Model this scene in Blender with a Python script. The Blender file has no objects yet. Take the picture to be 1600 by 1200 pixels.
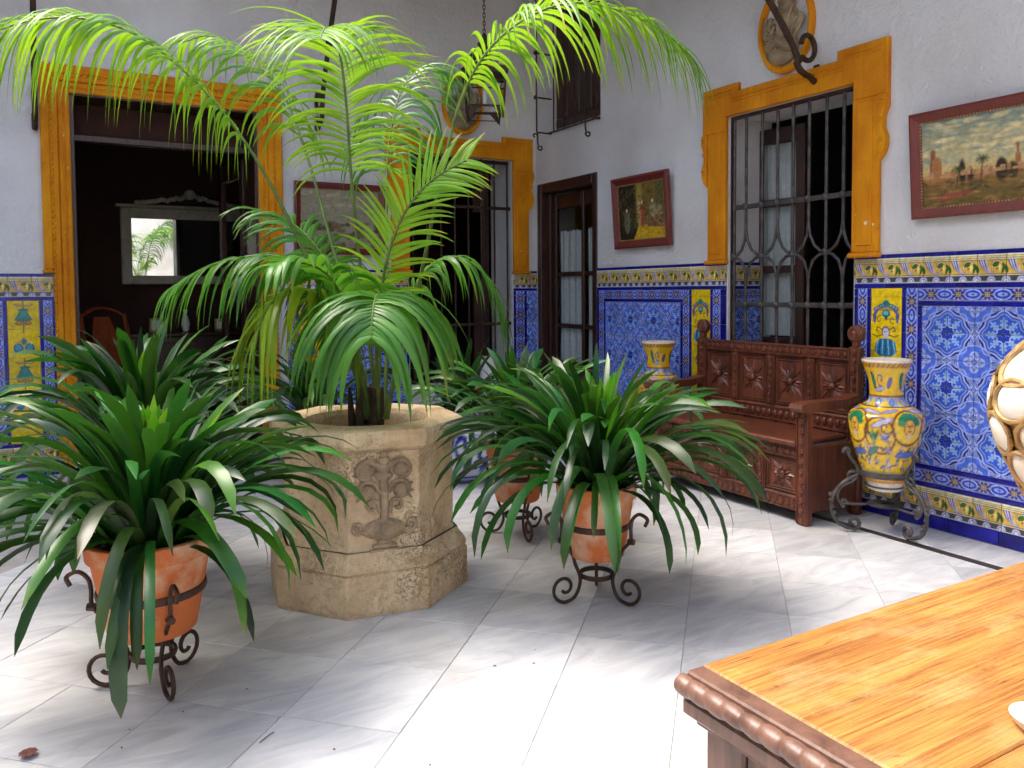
import bpy, math, random
import numpy as np
from mathutils import Vector, Matrix
random.seed(7); rng = np.random.default_rng(7)
SC = bpy.context.scene
COL = SC.collection
R_ = math.radians

# ------------------------------------------------------------------ camera, sky, sun, exposure
CAM = Vector((-4.07, -6.54, 1.285)); FPX = 1250.0; YAW = R_(30.1); PITCH = R_(2.5); ROLL = R_(0.4)
CYPX = 455.0 + FPX * math.tan(PITCH)
FW = Vector((math.sin(YAW) * math.cos(PITCH), math.cos(YAW) * math.cos(PITCH), -math.sin(PITCH)))
R0 = Vector((math.cos(YAW), -math.sin(YAW), 0)); U0 = R0.cross(FW)
RV = math.cos(ROLL) * R0 - math.sin(ROLL) * U0
UV_ = math.sin(ROLL) * R0 + math.cos(ROLL) * U0
cam_data = bpy.data.cameras.new('camera'); cam = bpy.data.objects.new('camera', cam_data); COL.objects.link(cam)
cam_data.sensor_fit = 'HORIZONTAL'; cam_data.sensor_width = 36.0; cam_data.lens = 36.0 * FPX / 1600.0
cam_data.shift_y = (CYPX - 600.0) / 1600.0
cam_data.clip_start = 0.05; cam_data.clip_end = 500.0
cam.matrix_world = Matrix(((RV.x, UV_.x, -FW.x, CAM.x), (RV.y, UV_.y, -FW.y, CAM.y), (RV.z, UV_.z, -FW.z, CAM.z), (0, 0, 0, 1)))
SC.camera = cam
def at(px, py, depth):                      # photo pixel + distance along the view axis -> point in the courtyard
    return CAM + FW * depth + RV * ((px - 800.0) / FPX * depth) - UV_ * ((py - CYPX) / FPX * depth)

SUN_EL = R_(64.0); SUN_DIR = Vector((-0.66, 0.75, 0)).normalized() * math.cos(SUN_EL) + Vector((0, 0, math.sin(SUN_EL)))
world = bpy.data.worlds.new('World'); SC.world = world; world.use_nodes = True
wn = world.node_tree.nodes; wl = world.node_tree.links
bg = wn['Background']; sky = wn.new('ShaderNodeTexSky'); sky.sky_type = 'NISHITA'; sky.sun_disc = False
sky.sun_elevation = SUN_EL; sky.sun_rotation = math.atan2(SUN_DIR.x, SUN_DIR.y)
sky.air_density = 1.0; sky.dust_density = 4.0; sky.ozone_density = 1.0
wl.new(sky.outputs[0], bg.inputs[0]); bg.inputs[1].default_value = 0.15
sun_data = bpy.data.lights.new('sun', 'SUN'); sun_data.energy = .9; sun_data.angle = R_(32.0); sun_data.color = (1.0, 0.95, 0.86)
sun = bpy.data.objects.new('sun', sun_data); COL.objects.link(sun)
sun.rotation_euler = (-SUN_DIR).to_track_quat('-Z', 'Y').to_euler(); sun.location = (0, 0, 12)
vs = SC.view_settings; vs.view_transform = 'Standard'; vs.look = 'None'; vs.gamma = 1.0; vs.use_curve_mapping = False
vs.exposure = 1.98
SC.render.engine = 'CYCLES'
SC.cycles.use_denoising = True
SC.cycles.max_bounces = 6; SC.cycles.diffuse_bounces = 3; SC.cycles.glossy_bounces = 3; SC.cycles.transmission_bounces = 4; SC.cycles.transparent_max_bounces = 6
SC.cycles.use_adaptive_sampling = True; SC.cycles.adaptive_threshold = 0.02
SC.cycles.sample_clamp_indirect = 8.0

# ------------------------------------------------------------------ helpers
def lin(c):
    c = np.asarray(c, float) / 255.0
    return np.where(c <= 0.04045, c / 12.92, ((c + 0.055) / 1.055) ** 2.4)
def tag(o, label=None, cat=None, group=None, kind=None):
    if label: o['label'] = label
    if cat: o['category'] = cat
    if group: o['group'] = group
    if kind: o['kind'] = kind
    return o
def empty(name, loc=(0, 0, 0), rz=0.0, label=None, cat=None, group=None, kind=None):
    o = bpy.data.objects.new(name, None); o.empty_display_size = 0.05; COL.objects.link(o)
    o.location = loc; o.rotation_euler = (0, 0, rz)
    return tag(o, label, cat, group, kind)
def put(name, mesh, parent=None, loc=None, rot=None):
    o = bpy.data.objects.new(name, mesh); COL.objects.link(o)
    if parent: o.parent = parent
    if loc is not None: o.location = loc
    if rot is not None: o.rotation_euler = rot
    return o
def copy_tree(o, parent=None):
    c = o.copy(); COL.objects.link(c); c.parent = parent
    for ch in list(o.children): copy_tree(ch, c)
    return c

class MB:
    """collects verts and faces of ONE part"""
    def __init__(s): s.v = []; s.f = []; s.c = None
    def add(s, verts, faces):
        n = len(s.v); s.v += [tuple(p) for p in verts]; s.f += [tuple(i + n for i in f) for f in faces]; return s
    def box(s, x0, x1, y0, y1, z0, z1, b=0.0):
        x0, x1 = min(x0, x1), max(x0, x1); y0, y1 = min(y0, y1), max(y0, y1); z0, z1 = min(z0, z1), max(z0, z1)
        if b <= 0:
            return s.add([(x0, y0, z0), (x1, y0, z0), (x1, y1, z0), (x0, y1, z0), (x0, y0, z1), (x1, y0, z1), (x1, y1, z1), (x0, y1, z1)],
                         [(0, 3, 2, 1), (4, 5, 6, 7), (0, 1, 5, 4), (1, 2, 6, 5), (2, 3, 7, 6), (3, 0, 4, 7)])
        b = min(b, (x1 - x0) * .45, (y1 - y0) * .45, (z1 - z0) * .45)
        P = {}
        V = []
        for i, X in enumerate((x0, x1)):
            for j, Y in enumerate((y0, y1)):
                for k, Z in enumerate((z0, z1)):
                    dx = b if i == 0 else -b; dy = b if j == 0 else -b; dz = b if k == 0 else -b
                    P[i, j, k] = len(V); V += [(X, Y + dy, Z + dz), (X + dx, Y, Z + dz), (X + dx, Y + dy, Z)]
        F = []
        def q(*k): F.append(tuple(P[a[:3]] + a[3] for a in k))
        q((0,0,0,0),(0,0,1,0),(0,1,1,0),(0,1,0,0)); q((1,0,0,0),(1,1,0,0),(1,1,1,0),(1,0,1,0))
        q((0,0,0,1),(1,0,0,1),(1,0,1,1),(0,0,1,1)); q((0,1,0,1),(0,1,1,1),(1,1,1,1),(1,1,0,1))
        q((0,0,0,2),(0,1,0,2),(1,1,0,2),(1,0,0,2)); q((0,0,1,2),(1,0,1,2),(1,1,1,2),(0,1,1,2))
        for k in (0, 1):
            for j in (0, 1): q((0,j,k,1),(1,j,k,1),(1,j,k,2),(0,j,k,2))
            for i in (0, 1): q((i,0,k,0),(i,1,k,0),(i,1,k,2),(i,0,k,2))
        for i in (0, 1):
            for j in (0, 1): q((i,j,0,0),(i,j,1,0),(i,j,1,1),(i,j,0,1))
        for i in (0, 1):
            for j in (0, 1):
                for k in (0, 1): F.append((P[i,j,k], P[i,j,k] + 1, P[i,j,k] + 2))
        return s.add(V, F)
    def tube(s, pts, r, n=8, flat=1.0, cap=True, up=None):
        pts = [Vector(p) for p in pts]; m = len(pts)
        rs = r if hasattr(r, '__len__') else [r] * m
        V = []; F = []
        prev = None
        for i, p in enumerate(pts):
            t = (pts[min(i + 1, m - 1)] - pts[max(i - 1, 0)])
            if t.length < 1e-9: t = Vector((0, 0, 1))
            t.normalize()
            ref = up if up is not None else prev
            if ref is None: ref = Vector((0, 0, 1)) if abs(t.z) < .9 else Vector((1, 0, 0))
            ref = Vector(ref); a = ref - t * ref.dot(t)
            if a.length < 1e-5: a = t.orthogonal()
            a.normalize(); prev = a; b = t.cross(a)
            for k in range(n):
                w = 2 * math.pi * (k + .5) / n
                V.append(p + a * (math.cos(w) * rs[i] * flat) + b * (math.sin(w) * rs[i]))
        for i in range(m - 1):
            for k in range(n):
                F.append((i * n + k, i * n + (k + 1) % n, (i + 1) * n + (k + 1) % n, (i + 1) * n + k))
        if cap: F.append(tuple(range(n - 1, -1, -1))); F.append(tuple((m - 1) * n + k for k in range(n)))
        return s.add(V, F)
    def lathe(s, prof, n=32, c=(0, 0, 0), ph=0.0, close=False):
        V = []; F = []
        for r, z in prof:
            for k in range(n):
                w = 2 * math.pi * k / n + ph; V.append((c[0] + r * math.cos(w), c[1] + r * math.sin(w), c[2] + z))
        m = len(prof)
        for i in range(m - 1):
            for k in range(n): F.append((i * n + k, i * n + (k + 1) % n, (i + 1) * n + (k + 1) % n, (i + 1) * n + k))
        if close:
            F.append(tuple(range(n - 1, -1, -1))); F.append(tuple((m - 1) * n + k for k in range(n)))
        return s.add(V, F)
    def ball(s, c, rx, ry=None, rz=None, n=10, m=6):
        ry = rx if ry is None else ry; rz = rx if rz is None else rz
        V = [(c[0], c[1], c[2] - rz)]; F = []
        for i in range(1, m):
            a = -math.pi / 2 + math.pi * i / m
            for k in range(n):
                w = 2 * math.pi * k / n
                V.append((c[0] + rx * math.cos(a) * math.cos(w), c[1] + ry * math.cos(a) * math.sin(w), c[2] + rz * math.sin(a)))
        V.append((c[0], c[1], c[2] + rz)); L = len(V) - 1
        for k in range(n): F.append((0, 1 + (k + 1) % n, 1 + k)); F.append((L, 1 + (m - 2) * n + k, 1 + (m - 2) * n + (k + 1) % n))
        for i in range(m - 2):
            for k in range(n):
                a = 1 + i * n; F.append((a + k, a + (k + 1) % n, a + n + (k + 1) % n, a + n + k))
        return s.add(V, F)
    def prism(s, poly, y0, y1, b=0.0):
        """outline in (x,z), extruded along y (y0 = front, smaller)"""
        n = len(poly)
        ar = sum(poly[i][0] * poly[(i + 1) % n][1] - poly[(i + 1) % n][0] * poly[i][1] for i in range(n))
        if ar < 0: poly = poly[::-1]
        if b > 0:
            ins = []
            for i in range(n):
                p0 = Vector(poly[i - 1]); p1 = Vector(poly[i]); p2 = Vector(poly[(i + 1) % n])
                d1 = (p1 - p0).normalized(); d2 = (p2 - p1).normalized()
                n1 = Vector((-d1.y, d1.x)); n2 = Vector((-d2.y, d2.x)); nn = n1 + n2
                k = nn.length_squared
                q = p1 + (nn * (2 * b / k) if k > .3 else n1 * b); ins.append((q.x, q.y))
            V = [(x, y0, z) for x, z in ins] + [(x, y0 + b, z) for x, z in poly] + [(x, y1, z) for x, z in poly]
            F = [tuple(range(n)), tuple(range(3 * n - 1, 2 * n - 1, -1))]
            for L in (0, n):
                F += [(L + i, L + n + i, L + n + (i + 1) % n, L + (i + 1) % n) for i in range(n)]
        else:
            V = [(x, y0, z) for x, z in poly] + [(x, y1, z) for x, z in poly]
            F = [tuple(range(n)), tuple(range(2 * n - 1, n - 1, -1))] + [(i, n + i, n + (i + 1) % n, (i + 1) % n) for i in range(n)]
        return s.add(V, F)
    def xf(s, M, start=0):
        s.v[start:] = [tuple(M @ Vector(p)) for p in s.v[start:]]; return s
    def mesh(s, name, m, smooth=False):
        me = bpy.data.meshes.new(name); me.from_pydata(s.v, [], s.f); me.materials.append(m); me.update()
        if s.c is not None: paint(me, s.c)
        if smooth is True: me.shade_smooth()
        elif smooth:
            me.shade_smooth()
            try: me.set_sharp_from_angle(angle=R_(smooth))
            except Exception: pass
        return me
    def build(s, name, m, parent=None, smooth=40, loc=None, rot=None):
        return put(name, s.mesh(name, m, smooth), parent, loc, rot)
def paint(me, cols):
    a = me.color_attributes.new(name='Col', type='FLOAT_COLOR', domain='POINT')
    c = np.ones((len(me.vertices), 4), np.float32); c[:, :3] = np.asarray(cols)[:, :3]
    a.data.foreach_set('color', c.ravel())
def spiral(c, r0, r1, a0, a1, n=16):
    """points (u,v) of a scroll"""
    return [(c[0] + (r0 + (r1 - r0) * t / n) * math.cos(a0 + (a1 - a0) * t / n), c[1] + (r0 + (r1 - r0) * t / n) * math.sin(a0 + (a1 - a0) * t / n)) for t in range(n + 1)]
def smooth_pts(pts, k=6):
    """Catmull-Rom through points"""
    P = [np.array(p, float) for p in pts]; P = [2 * P[0] - P[1]] + P + [2 * P[-1] - P[-2]]
    out = []
    for i in range(1, len(P) - 2):
        for j in range(k):
            t = j / k; a, b, c, d = P[i - 1], P[i], P[i + 1], P[i + 2]
            out.append(.5 * ((2 * b) + (c - a) * t + (2 * a - 5 * b + 4 * c - d) * t * t + (3 * b - a - 3 * c + d) * t ** 3))
    out.append(P[-2]); return out

# ------------------------------------------------------------------ materials
M = {}
def nmat(name):
    m = bpy.data.materials.new(name); m.use_nodes = True; nt = m.node_tree
    return m, nt.nodes, nt.links, nt.nodes['Principled BSDF']
def mat(name, col, rough=.6, metal=0.0, var=.12, scale=6.0, bump=0.0, bscale=40.0, col2=None, spec=.5, coat=0.0, rnd=0.0, stretch=None, detail=6.0, coords='Object', contrast=(.35, .65)):
    m, N, L, p = nmat(name)
    tc = N.new('ShaderNodeTexCoord'); mp = N.new('ShaderNodeMapping'); L.new(tc.outputs[coords], mp.inputs[0])
    if stretch: mp.inputs['Scale'].default_value = stretch
    nz = N.new('ShaderNodeTexNoise'); nz.inputs['Scale'].default_value = scale; nz.inputs['Detail'].default_value = detail; nz.inputs['Roughness'].default_value = .6
    L.new(mp.outputs[0], nz.inputs['Vector'])
    rp = N.new('ShaderNodeValToRGB'); e = rp.color_ramp.elements
    e[0].position, e[1].position = contrast
    c2 = col2 if col2 else tuple(max(0, x * (1 - 2 * var)) for x in col)
    c1 = col if col2 else tuple(min(1, x * (1 + var)) for x in col)
    e[0].color = (*c2, 1); e[1].color = (*c1, 1)
    L.new(nz.outputs['Fac'], rp.inputs[0]); out = rp.outputs[0]
    if rnd:
        oi = N.new('ShaderNodeObjectInfo'); hs = N.new('ShaderNodeHueSaturation')
        mr = N.new('ShaderNodeMapRange'); mr.inputs[3].default_value = 1 - rnd; mr.inputs[4].default_value = 1 + rnd
        L.new(oi.outputs['Random'], mr.inputs[0]); L.new(mr.outputs[0], hs.inputs['Value']); L.new(out, hs.inputs['Color']); out = hs.outputs[0]
    L.new(out, p.inputs['Base Color'])
    p.inputs['Roughness'].default_value = rough; p.inputs['Metallic'].default_value = metal
    p.inputs['Specular IOR Level'].default_value = spec; p.inputs['Coat Weight'].default_value = coat; p.inputs['Coat Roughness'].default_value = .12
    if bump:
        n2 = N.new('ShaderNodeTexNoise'); n2.inputs['Scale'].default_value = bscale; n2.inputs['Detail'].default_value = 4; L.new(mp.outputs[0], n2.inputs['Vector'])
        bp = N.new('ShaderNodeBump'); bp.inputs['Strength'].default_value = bump; bp.inputs['Distance'].default_value = .01
        L.new(n2.outputs['Fac'], bp.inputs['Height']); L.new(bp.outputs[0], p.inputs['Normal'])
    M[name] = m; return m
def painted(name, rough=.12, spec=.6, coat=.4, dirt=.12, bump=.05, rnd=.08):
    """colour attribute with wear; used for glazed and painted surfaces"""
    m, N, L, p = nmat(name)
    at_ = N.new('ShaderNodeVertexColor'); at_.layer_name = 'Col'
    tc = N.new('ShaderNodeTexCoord'); nz = N.new('ShaderNodeTexNoise'); nz.inputs['Scale'].default_value = 35; nz.inputs['Detail'].default_value = 5
    L.new(tc.outputs['Object'], nz.inputs['Vector'])
    mr = N.new('ShaderNodeMapRange'); mr.inputs[1].default_value = .3; mr.inputs[2].default_value = .7; mr.inputs[3].default_value = 1 - dirt * 2; mr.inputs[4].default_value = 1 + dirt
    L.new(nz.outputs['Fac'], mr.inputs[0])
    oi = N.new('ShaderNodeObjectInfo'); m2 = N.new('ShaderNodeMapRange'); m2.inputs[3].default_value = 1 - rnd; m2.inputs[4].default_value = 1 + rnd
    L.new(oi.outputs['Random'], m2.inputs[0])
    mm = N.new('ShaderNodeMath'); mm.operation = 'MULTIPLY'; L.new(mr.outputs[0], mm.inputs[0]); L.new(m2.outputs[0], mm.inputs[1])
    hs = N.new('ShaderNodeHueSaturation'); L.new(at_.outputs[0], hs.inputs['Color']); L.new(mm.outputs[0], hs.inputs['Value'])
    L.new(hs.outputs[0], p.inputs['Base Color'])
    p.inputs['Roughness'].default_value = rough; p.inputs['Specular IOR Level'].default_value = spec; p.inputs['Coat Weight'].default_value = coat; p.inputs['Coat Roughness'].default_value = .08
    if bump:
        n2 = N.new('ShaderNodeTexNoise'); n2.inputs['Scale'].default_value = 14; L.new(tc.outputs['Object'], n2.inputs['Vector'])
        bp = N.new('ShaderNodeBump'); bp.inputs['Strength'].default_value = bump; bp.inputs['Distance'].default_value = .02
        L.new(n2.outputs['Fac'], bp.inputs['Height']); L.new(bp.outputs[0], p.inputs['Normal']); L.new(bp.outputs[0], p.inputs['Coat Normal'])
    M[name] = m; return m
def leafmat(name, col, col2, rough=.3, trans=.3, tcol=(.25, .5, .03), spec=.5, rnd=.25, coat=.0):
    m, N, L, p = nmat(name)
    tc = N.new('ShaderNodeTexCoord'); nz = N.new('ShaderNodeTexNoise'); nz.inputs['Scale'].default_value = 7; nz.inputs['Detail'].default_value = 4
    L.new(tc.outputs['Object'], nz.inputs['Vector'])
    oi = N.new('ShaderNodeObjectInfo')
    ad = N.new('ShaderNodeMath'); ad.operation = 'ADD'; L.new(nz.outputs['Fac'], ad.inputs[0])
    sc = N.new('ShaderNodeMath'); sc.operation = 'MULTIPLY_ADD'; sc.inputs[1].default_value = .7; sc.inputs[2].default_value = -.35; L.new(oi.outputs['Random'], sc.inputs[0]); L.new(sc.outputs[0], ad.inputs[1])
    rp = N.new('ShaderNodeValToRGB'); e = rp.color_ramp.elements; e[0].position = .2; e[1].position = .8; e[0].color = (*col2, 1); e[1].color = (*col, 1)
    L.new(ad.outputs[0], rp.inputs[0])
    at_ = N.new('ShaderNodeVertexColor'); at_.layer_name = 'Col'
    mx = N.new('ShaderNodeMix'); mx.data_type = 'RGBA'; mx.blend_type = 'MULTIPLY'; mx.inputs[0].default_value = 1.0
    L.new(rp.outputs[0], mx.inputs[6]); L.new(at_.outputs[0], mx.inputs[7])
    L.new(mx.outputs[2], p.inputs['Base Color'])
    p.inputs['Roughness'].default_value = rough; p.inputs['Specular IOR Level'].default_value = spec; p.inputs['Coat Weight'].default_value = coat; p.inputs['Coat Roughness'].default_value = .25
    tr = N.new('ShaderNodeBsdfTranslucent'); tm = N.new('ShaderNodeMix'); tm.data_type = 'RGBA'; tm.inputs[0].default_value = .5
    tm.inputs[7].default_value = (*tcol, 1); L.new(mx.outputs[2], tm.inputs[6]); L.new(tm.outputs[2], tr.inputs[0])
    ms = N.new('ShaderNodeMixShader'); ms.inputs[0].default_value = trans
    L.new(p.outputs[0], ms.inputs[1]); L.new(tr.outputs[0], ms.inputs[2]); L.new(ms.outputs[0], N['Material Output'].inputs[0])
    M[name] = m; return m
def wood(name, c1, c2, scale=3.0, stretch=(1, 12, 12), rough=.45, bump=.2, coat=.1, rnd=.1):
    m, N, L, p = nmat(name)
    tc = N.new('ShaderNodeTexCoord'); mp = N.new('ShaderNodeMapping'); mp.inputs['Scale'].default_value = stretch; L.new(tc.outputs['Object'], mp.inputs[0])
    nz = N.new('ShaderNodeTexNoise'); nz.inputs['Scale'].default_value = scale; nz.inputs['Detail'].default_value = 6; nz.inputs['Roughness'].default_value = .65; nz.inputs['Distortion'].default_value = .6
    L.new(mp.outputs[0], nz.inputs['Vector'])
    n3 = N.new('ShaderNodeTexNoise'); n3.inputs['Scale'].default_value = 5; L.new(tc.outputs['Object'], n3.inputs['Vector'])
    ad = N.new('ShaderNodeMath'); ad.operation = 'MULTIPLY_ADD'; ad.inputs[1].default_value = .35; L.new(n3.outputs['Fac'], ad.inputs[0]); L.new(nz.outputs['Fac'], ad.inputs[2])
    rp = N.new('ShaderNodeValToRGB'); e = rp.color_ramp.elements; e[0].position = .5; e[1].position = .8; e[0].color = (*c2, 1); e[1].color = (*c1, 1)
    L.new(ad.outputs[0], rp.inputs[0])
    oi = N.new('ShaderNodeObjectInfo'); mr = N.new('ShaderNodeMapRange'); mr.inputs[3].default_value = 1 - rnd; mr.inputs[4].default_value = 1 + rnd; L.new(oi.outputs['Random'], mr.inputs[0])
    hs = N.new('ShaderNodeHueSaturation'); L.new(rp.outputs[0], hs.inputs['Color']); L.new(mr.outputs[0], hs.inputs['Value']); L.new(hs.outputs[0], p.inputs['Base Color'])
    p.inputs['Roughness'].default_value = rough; p.inputs['Coat Weight'].default_value = coat; p.inputs['Coat Roughness'].default_value = .2
    bp = N.new('ShaderNodeBump'); bp.inputs['Strength'].default_value = bump; bp.inputs['Distance'].default_value = .004
    L.new(nz.outputs['Fac'], bp.inputs['Height']); L.new(bp.outputs[0], p.inputs['Normal'])
    M[name] = m; return m

def plaster_mat():
    m, N, L, p = nmat('plaster')
    tc = N.new('ShaderNodeTexCoord')
    a = N.new('ShaderNodeTexNoise'); a.inputs['Scale'].default_value = 1.3; a.inputs['Detail'].default_value = 5; L.new(tc.outputs['Object'], a.inputs['Vector'])
    b = N.new('ShaderNodeTexNoise'); b.inputs['Scale'].default_value = 22; b.inputs['Detail'].default_value = 5; b.inputs['Roughness'].default_value = .7; L.new(tc.outputs['Object'], b.inputs['Vector'])
    rp = N.new('ShaderNodeValToRGB'); e = rp.color_ramp.elements; e[0].position = .25; e[1].position = .6; e[0].color = (.60, .57, .54, 1); e[1].color = (.78, .77, .76, 1)
    L.new(a.outputs['Fac'], rp.inputs[0])
    # hairline cracks and scuffs
    v = N.new('ShaderNodeTexVoronoi'); v.feature = 'DISTANCE_TO_EDGE'; v.inputs['Scale'].default_value = 1.7
    wv = N.new('ShaderNodeMix'); wv.data_type = 'RGBA'; wv.inputs[0].default_value = .12; L.new(tc.outputs['Object'], wv.inputs[6]); L.new(b.outputs['Color'], wv.inputs[7]); L.new(wv.outputs[2], v.inputs['Vector'])
    cr = N.new('ShaderNodeMapRange'); cr.inputs[1].default_value = 0; cr.inputs[2].default_value = .0025; cr.inputs[3].default_value = 0; cr.inputs[4].default_value = 1; L.new(v.outputs['Distance'], cr.inputs[0])
    mk = N.new('ShaderNodeMapRange'); mk.inputs[1].default_value = .60; mk.inputs[2].default_value = .66; L.new(a.outputs['Fac'], mk.inputs[0])
    mxk = N.new('ShaderNodeMath'); mxk.operation = 'MAXIMUM'; inv = N.new('ShaderNodeMath'); inv.operation = 'SUBTRACT'; inv.inputs[0].default_value = 1.0; L.new(mk.outputs[0], inv.inputs[1])
    L.new(cr.outputs[0], mxk.inputs[0]); L.new(inv.outputs[0], mxk.inputs[1])
    mx = N.new('ShaderNodeMix'); mx.data_type = 'RGBA'; mx.inputs[6].default_value = (.55, .52, .49, 1); L.new(mxk.outputs[0], mx.inputs[0]); L.new(rp.outputs[0], mx.inputs[7])
    # small chips
    n4 = N.new('ShaderNodeTexNoise'); n4.inputs['Scale'].default_value = 9; n4.inputs['Detail'].default_value = 6; L.new(tc.outputs['Object'], n4.inputs['Vector'])
    ch = N.new('ShaderNodeMapRange'); ch.inputs[1].default_value = .735; ch.inputs[2].default_value = .76; L.new(n4.outputs['Fac'], ch.inputs[0])
    m2 = N.new('ShaderNodeMix'); m2.data_type = 'RGBA'; L.new(ch.outputs[0], m2.inputs[0]); L.new(mx.outputs[2], m2.inputs[6]); m2.inputs[7].default_value = (.40, .34, .28, 1)
    L.new(m2.outputs[2], p.inputs['Base Color']); p.inputs['Roughness'].default_value = .9; p.inputs['Specular IOR Level'].default_value = .2
    sm = N.new('ShaderNodeMath'); sm.operation = 'MULTIPLY_ADD'; sm.inputs[1].default_value = 4.0; L.new(a.outputs['Fac'], sm.inputs[0]); L.new(b.outputs['Fac'], sm.inputs[2])
    bp = N.new('ShaderNodeBump'); bp.inputs['Strength'].default_value = .75; bp.inputs['Distance'].default_value = .022; L.new(sm.outputs[0], bp.inputs['Height']); L.new(bp.outputs[0], p.inputs['Normal'])
    M['plaster'] = m
def marble_mat():
    m, N, L, p = nmat('marble')
    tc = N.new('ShaderNodeTexCoord'); oi = N.new('ShaderNodeObjectInfo')
    mp = N.new('ShaderNodeMapping'); mp.inputs['Scale'].default_value = (1, 3.2, 1); L.new(tc.outputs['Object'], mp.inputs[0])
    of = N.new('ShaderNodeVectorMath'); of.operation = 'MULTIPLY_ADD'; of.inputs[1].default_value = (17, 9, 5); 
    L.new(oi.outputs['Random'], of.inputs[0]); L.new(mp.outputs[0], of.inputs[2])
    a = N.new('ShaderNodeTexNoise'); a.inputs['Scale'].default_value = 3.2; a.inputs['Detail'].default_value = 6; a.inputs['Roughness'].default_value = .6; a.inputs['Distortion'].default_value = 1.4; L.new(of.outputs[0], a.inputs['Vector'])
    rp = N.new('ShaderNodeValToRGB'); e = rp.color_ramp.elements; e[0].position = .3; e[1].position = .62; e[0].color = (.51, .52, .555, 1); e[1].color = (.73, .73, .73, 1)
    L.new(a.outputs['Fac'], rp.inputs[0])
    hs = N.new('ShaderNodeHueSaturation'); mr = N.new('ShaderNodeMapRange'); mr.inputs[3].default_value = .82; mr.inputs[4].default_value = 1.08; L.new(oi.outputs['Random'], mr.inputs[0]); L.new(mr.outputs[0], hs.inputs['Value']); L.new(rp.outputs[0], hs.inputs['Color'])
    ge = N.new('ShaderNodeNewGeometry'); st = N.new('ShaderNodeTexNoise'); st.inputs['Scale'].default_value = 2.3; st.inputs['Detail'].default_value = 6; L.new(ge.outputs['Position'], st.inputs['Vector'])
    sr = N.new('ShaderNodeMapRange'); sr.inputs[1].default_value = .55; sr.inputs[2].default_value = .75; sr.inputs[4].default_value = .5; L.new(st.outputs['Fac'], sr.inputs[0])
    sx = N.new('ShaderNodeMix'); sx.data_type = 'RGBA'; sx.inputs[7].default_value = (.47, .42, .34, 1); L.new(sr.outputs[0], sx.inputs[0]); L.new(hs.outputs[0], sx.inputs[6])
    L.new(sx.outputs[2], p.inputs['Base Color'])
    n2 = N.new('ShaderNodeTexNoise'); n2.inputs['Scale'].default_value = 8; L.new(of.outputs[0], n2.inputs['Vector'])
    rr = N.new('ShaderNodeMapRange'); rr.inputs[3].default_value = .22; rr.inputs[4].default_value = .5; L.new(n2.outputs['Fac'], rr.inputs[0]); L.new(rr.outputs[0], p.inputs['Roughness'])
    p.inputs['Specular IOR Level'].default_value = .45
    M['marble'] = m
def stone_mat():
    m, N, L, p = nmat('well_stone')
    tc = N.new('ShaderNodeTexCoord')
    def noise(sc, det, ro=.6, vec=None, dist=0.0):
        n = N.new('ShaderNodeTexNoise'); n.inputs['Scale'].default_value = sc; n.inputs['Detail'].default_value = det; n.inputs['Roughness'].default_value = ro; n.inputs['Distortion'].default_value = dist
        L.new(vec if vec else tc.outputs['Object'], n.inputs['Vector']); return n.outputs['Fac']
    def rng_(v, lo, hi, a0=0.0, a1=1.0):
        r = N.new('ShaderNodeMapRange'); r.inputs[1].default_value = lo; r.inputs[2].default_value = hi; r.inputs[3].default_value = a0; r.inputs[4].default_value = a1; L.new(v, r.inputs[0]); return r.outputs[0]
    def mix(f, c1, c2):
        x = N.new('ShaderNodeMix'); x.data_type = 'RGBA'; L.new(f, x.inputs[0])
        for k, c in ((6, c1), (7, c2)):
            if isinstance(c, tuple): x.inputs[k].default_value = (*c, 1)
            else: L.new(c, x.inputs[k])
        return x.outputs[2]
    def mul(u, v, op='MULTIPLY'):
        x = N.new('ShaderNodeMath'); x.operation = op; L.new(u, x.inputs[0]); L.new(v, x.inputs[1]); return x.outputs[0]
    big = noise(2.6, 6, .65, dist=.5); grain = noise(60, 6, .8); mid = noise(13, 6, .75, dist=.8); worn = noise(3.4, 4, .6)
    col = mix(rng_(big, .34, .66), (.60, .44, .27), (.84, .68, .43))
    col = mix(rng_(mid, .30, .50), (.50, .35, .21), col)
    col = mix(rng_(grain, .30, .46), (.36, .24, .14), col)
    # eroded patches: short dark fissures and pits
    fis = noise(24, 6, .7, dist=2.2); d1 = N.new('ShaderNodeMath'); d1.operation = 'SUBTRACT'; d1.inputs[1].default_value = .5; L.new(fis, d1.inputs[0])
    ab = N.new('ShaderNodeMath'); ab.operation = 'ABSOLUTE'; L.new(d1.outputs[0], ab.inputs[0])
    pit = mul(rng_(ab.outputs[0], .012, .03, 1, 0), rng_(worn, .50, .66))
    col = mix(pit, col, (.20, .125, .07))
    mp = N.new('ShaderNodeMapping'); mp.inputs['Scale'].default_value = (2.6, 2.6, .45); L.new(tc.outputs['Object'], mp.inputs[0])
    col = mix(rng_(noise(2.4, 7, .65, mp.outputs[0]), .52, .70, 0, .6), col, (.50, .29, .11))
    L.new(col, p.inputs['Base Color']); p.inputs['Roughness'].default_value = .85; p.inputs['Specular IOR Level'].default_value = .25
    h = N.new('ShaderNodeMath'); h.operation = 'MULTIPLY_ADD'; h.inputs[1].default_value = -1.2; L.new(pit, h.inputs[0]); L.new(mul(mid, grain, 'ADD'), h.inputs[2])
    bp = N.new('ShaderNodeBump'); bp.inputs['Strength'].default_value = .7; bp.inputs['Distance'].default_value = .005; L.new(h.outputs[0], bp.inputs['Height']); L.new(bp.outputs[0], p.inputs['Normal'])
    M['well_stone'] = m
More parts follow.
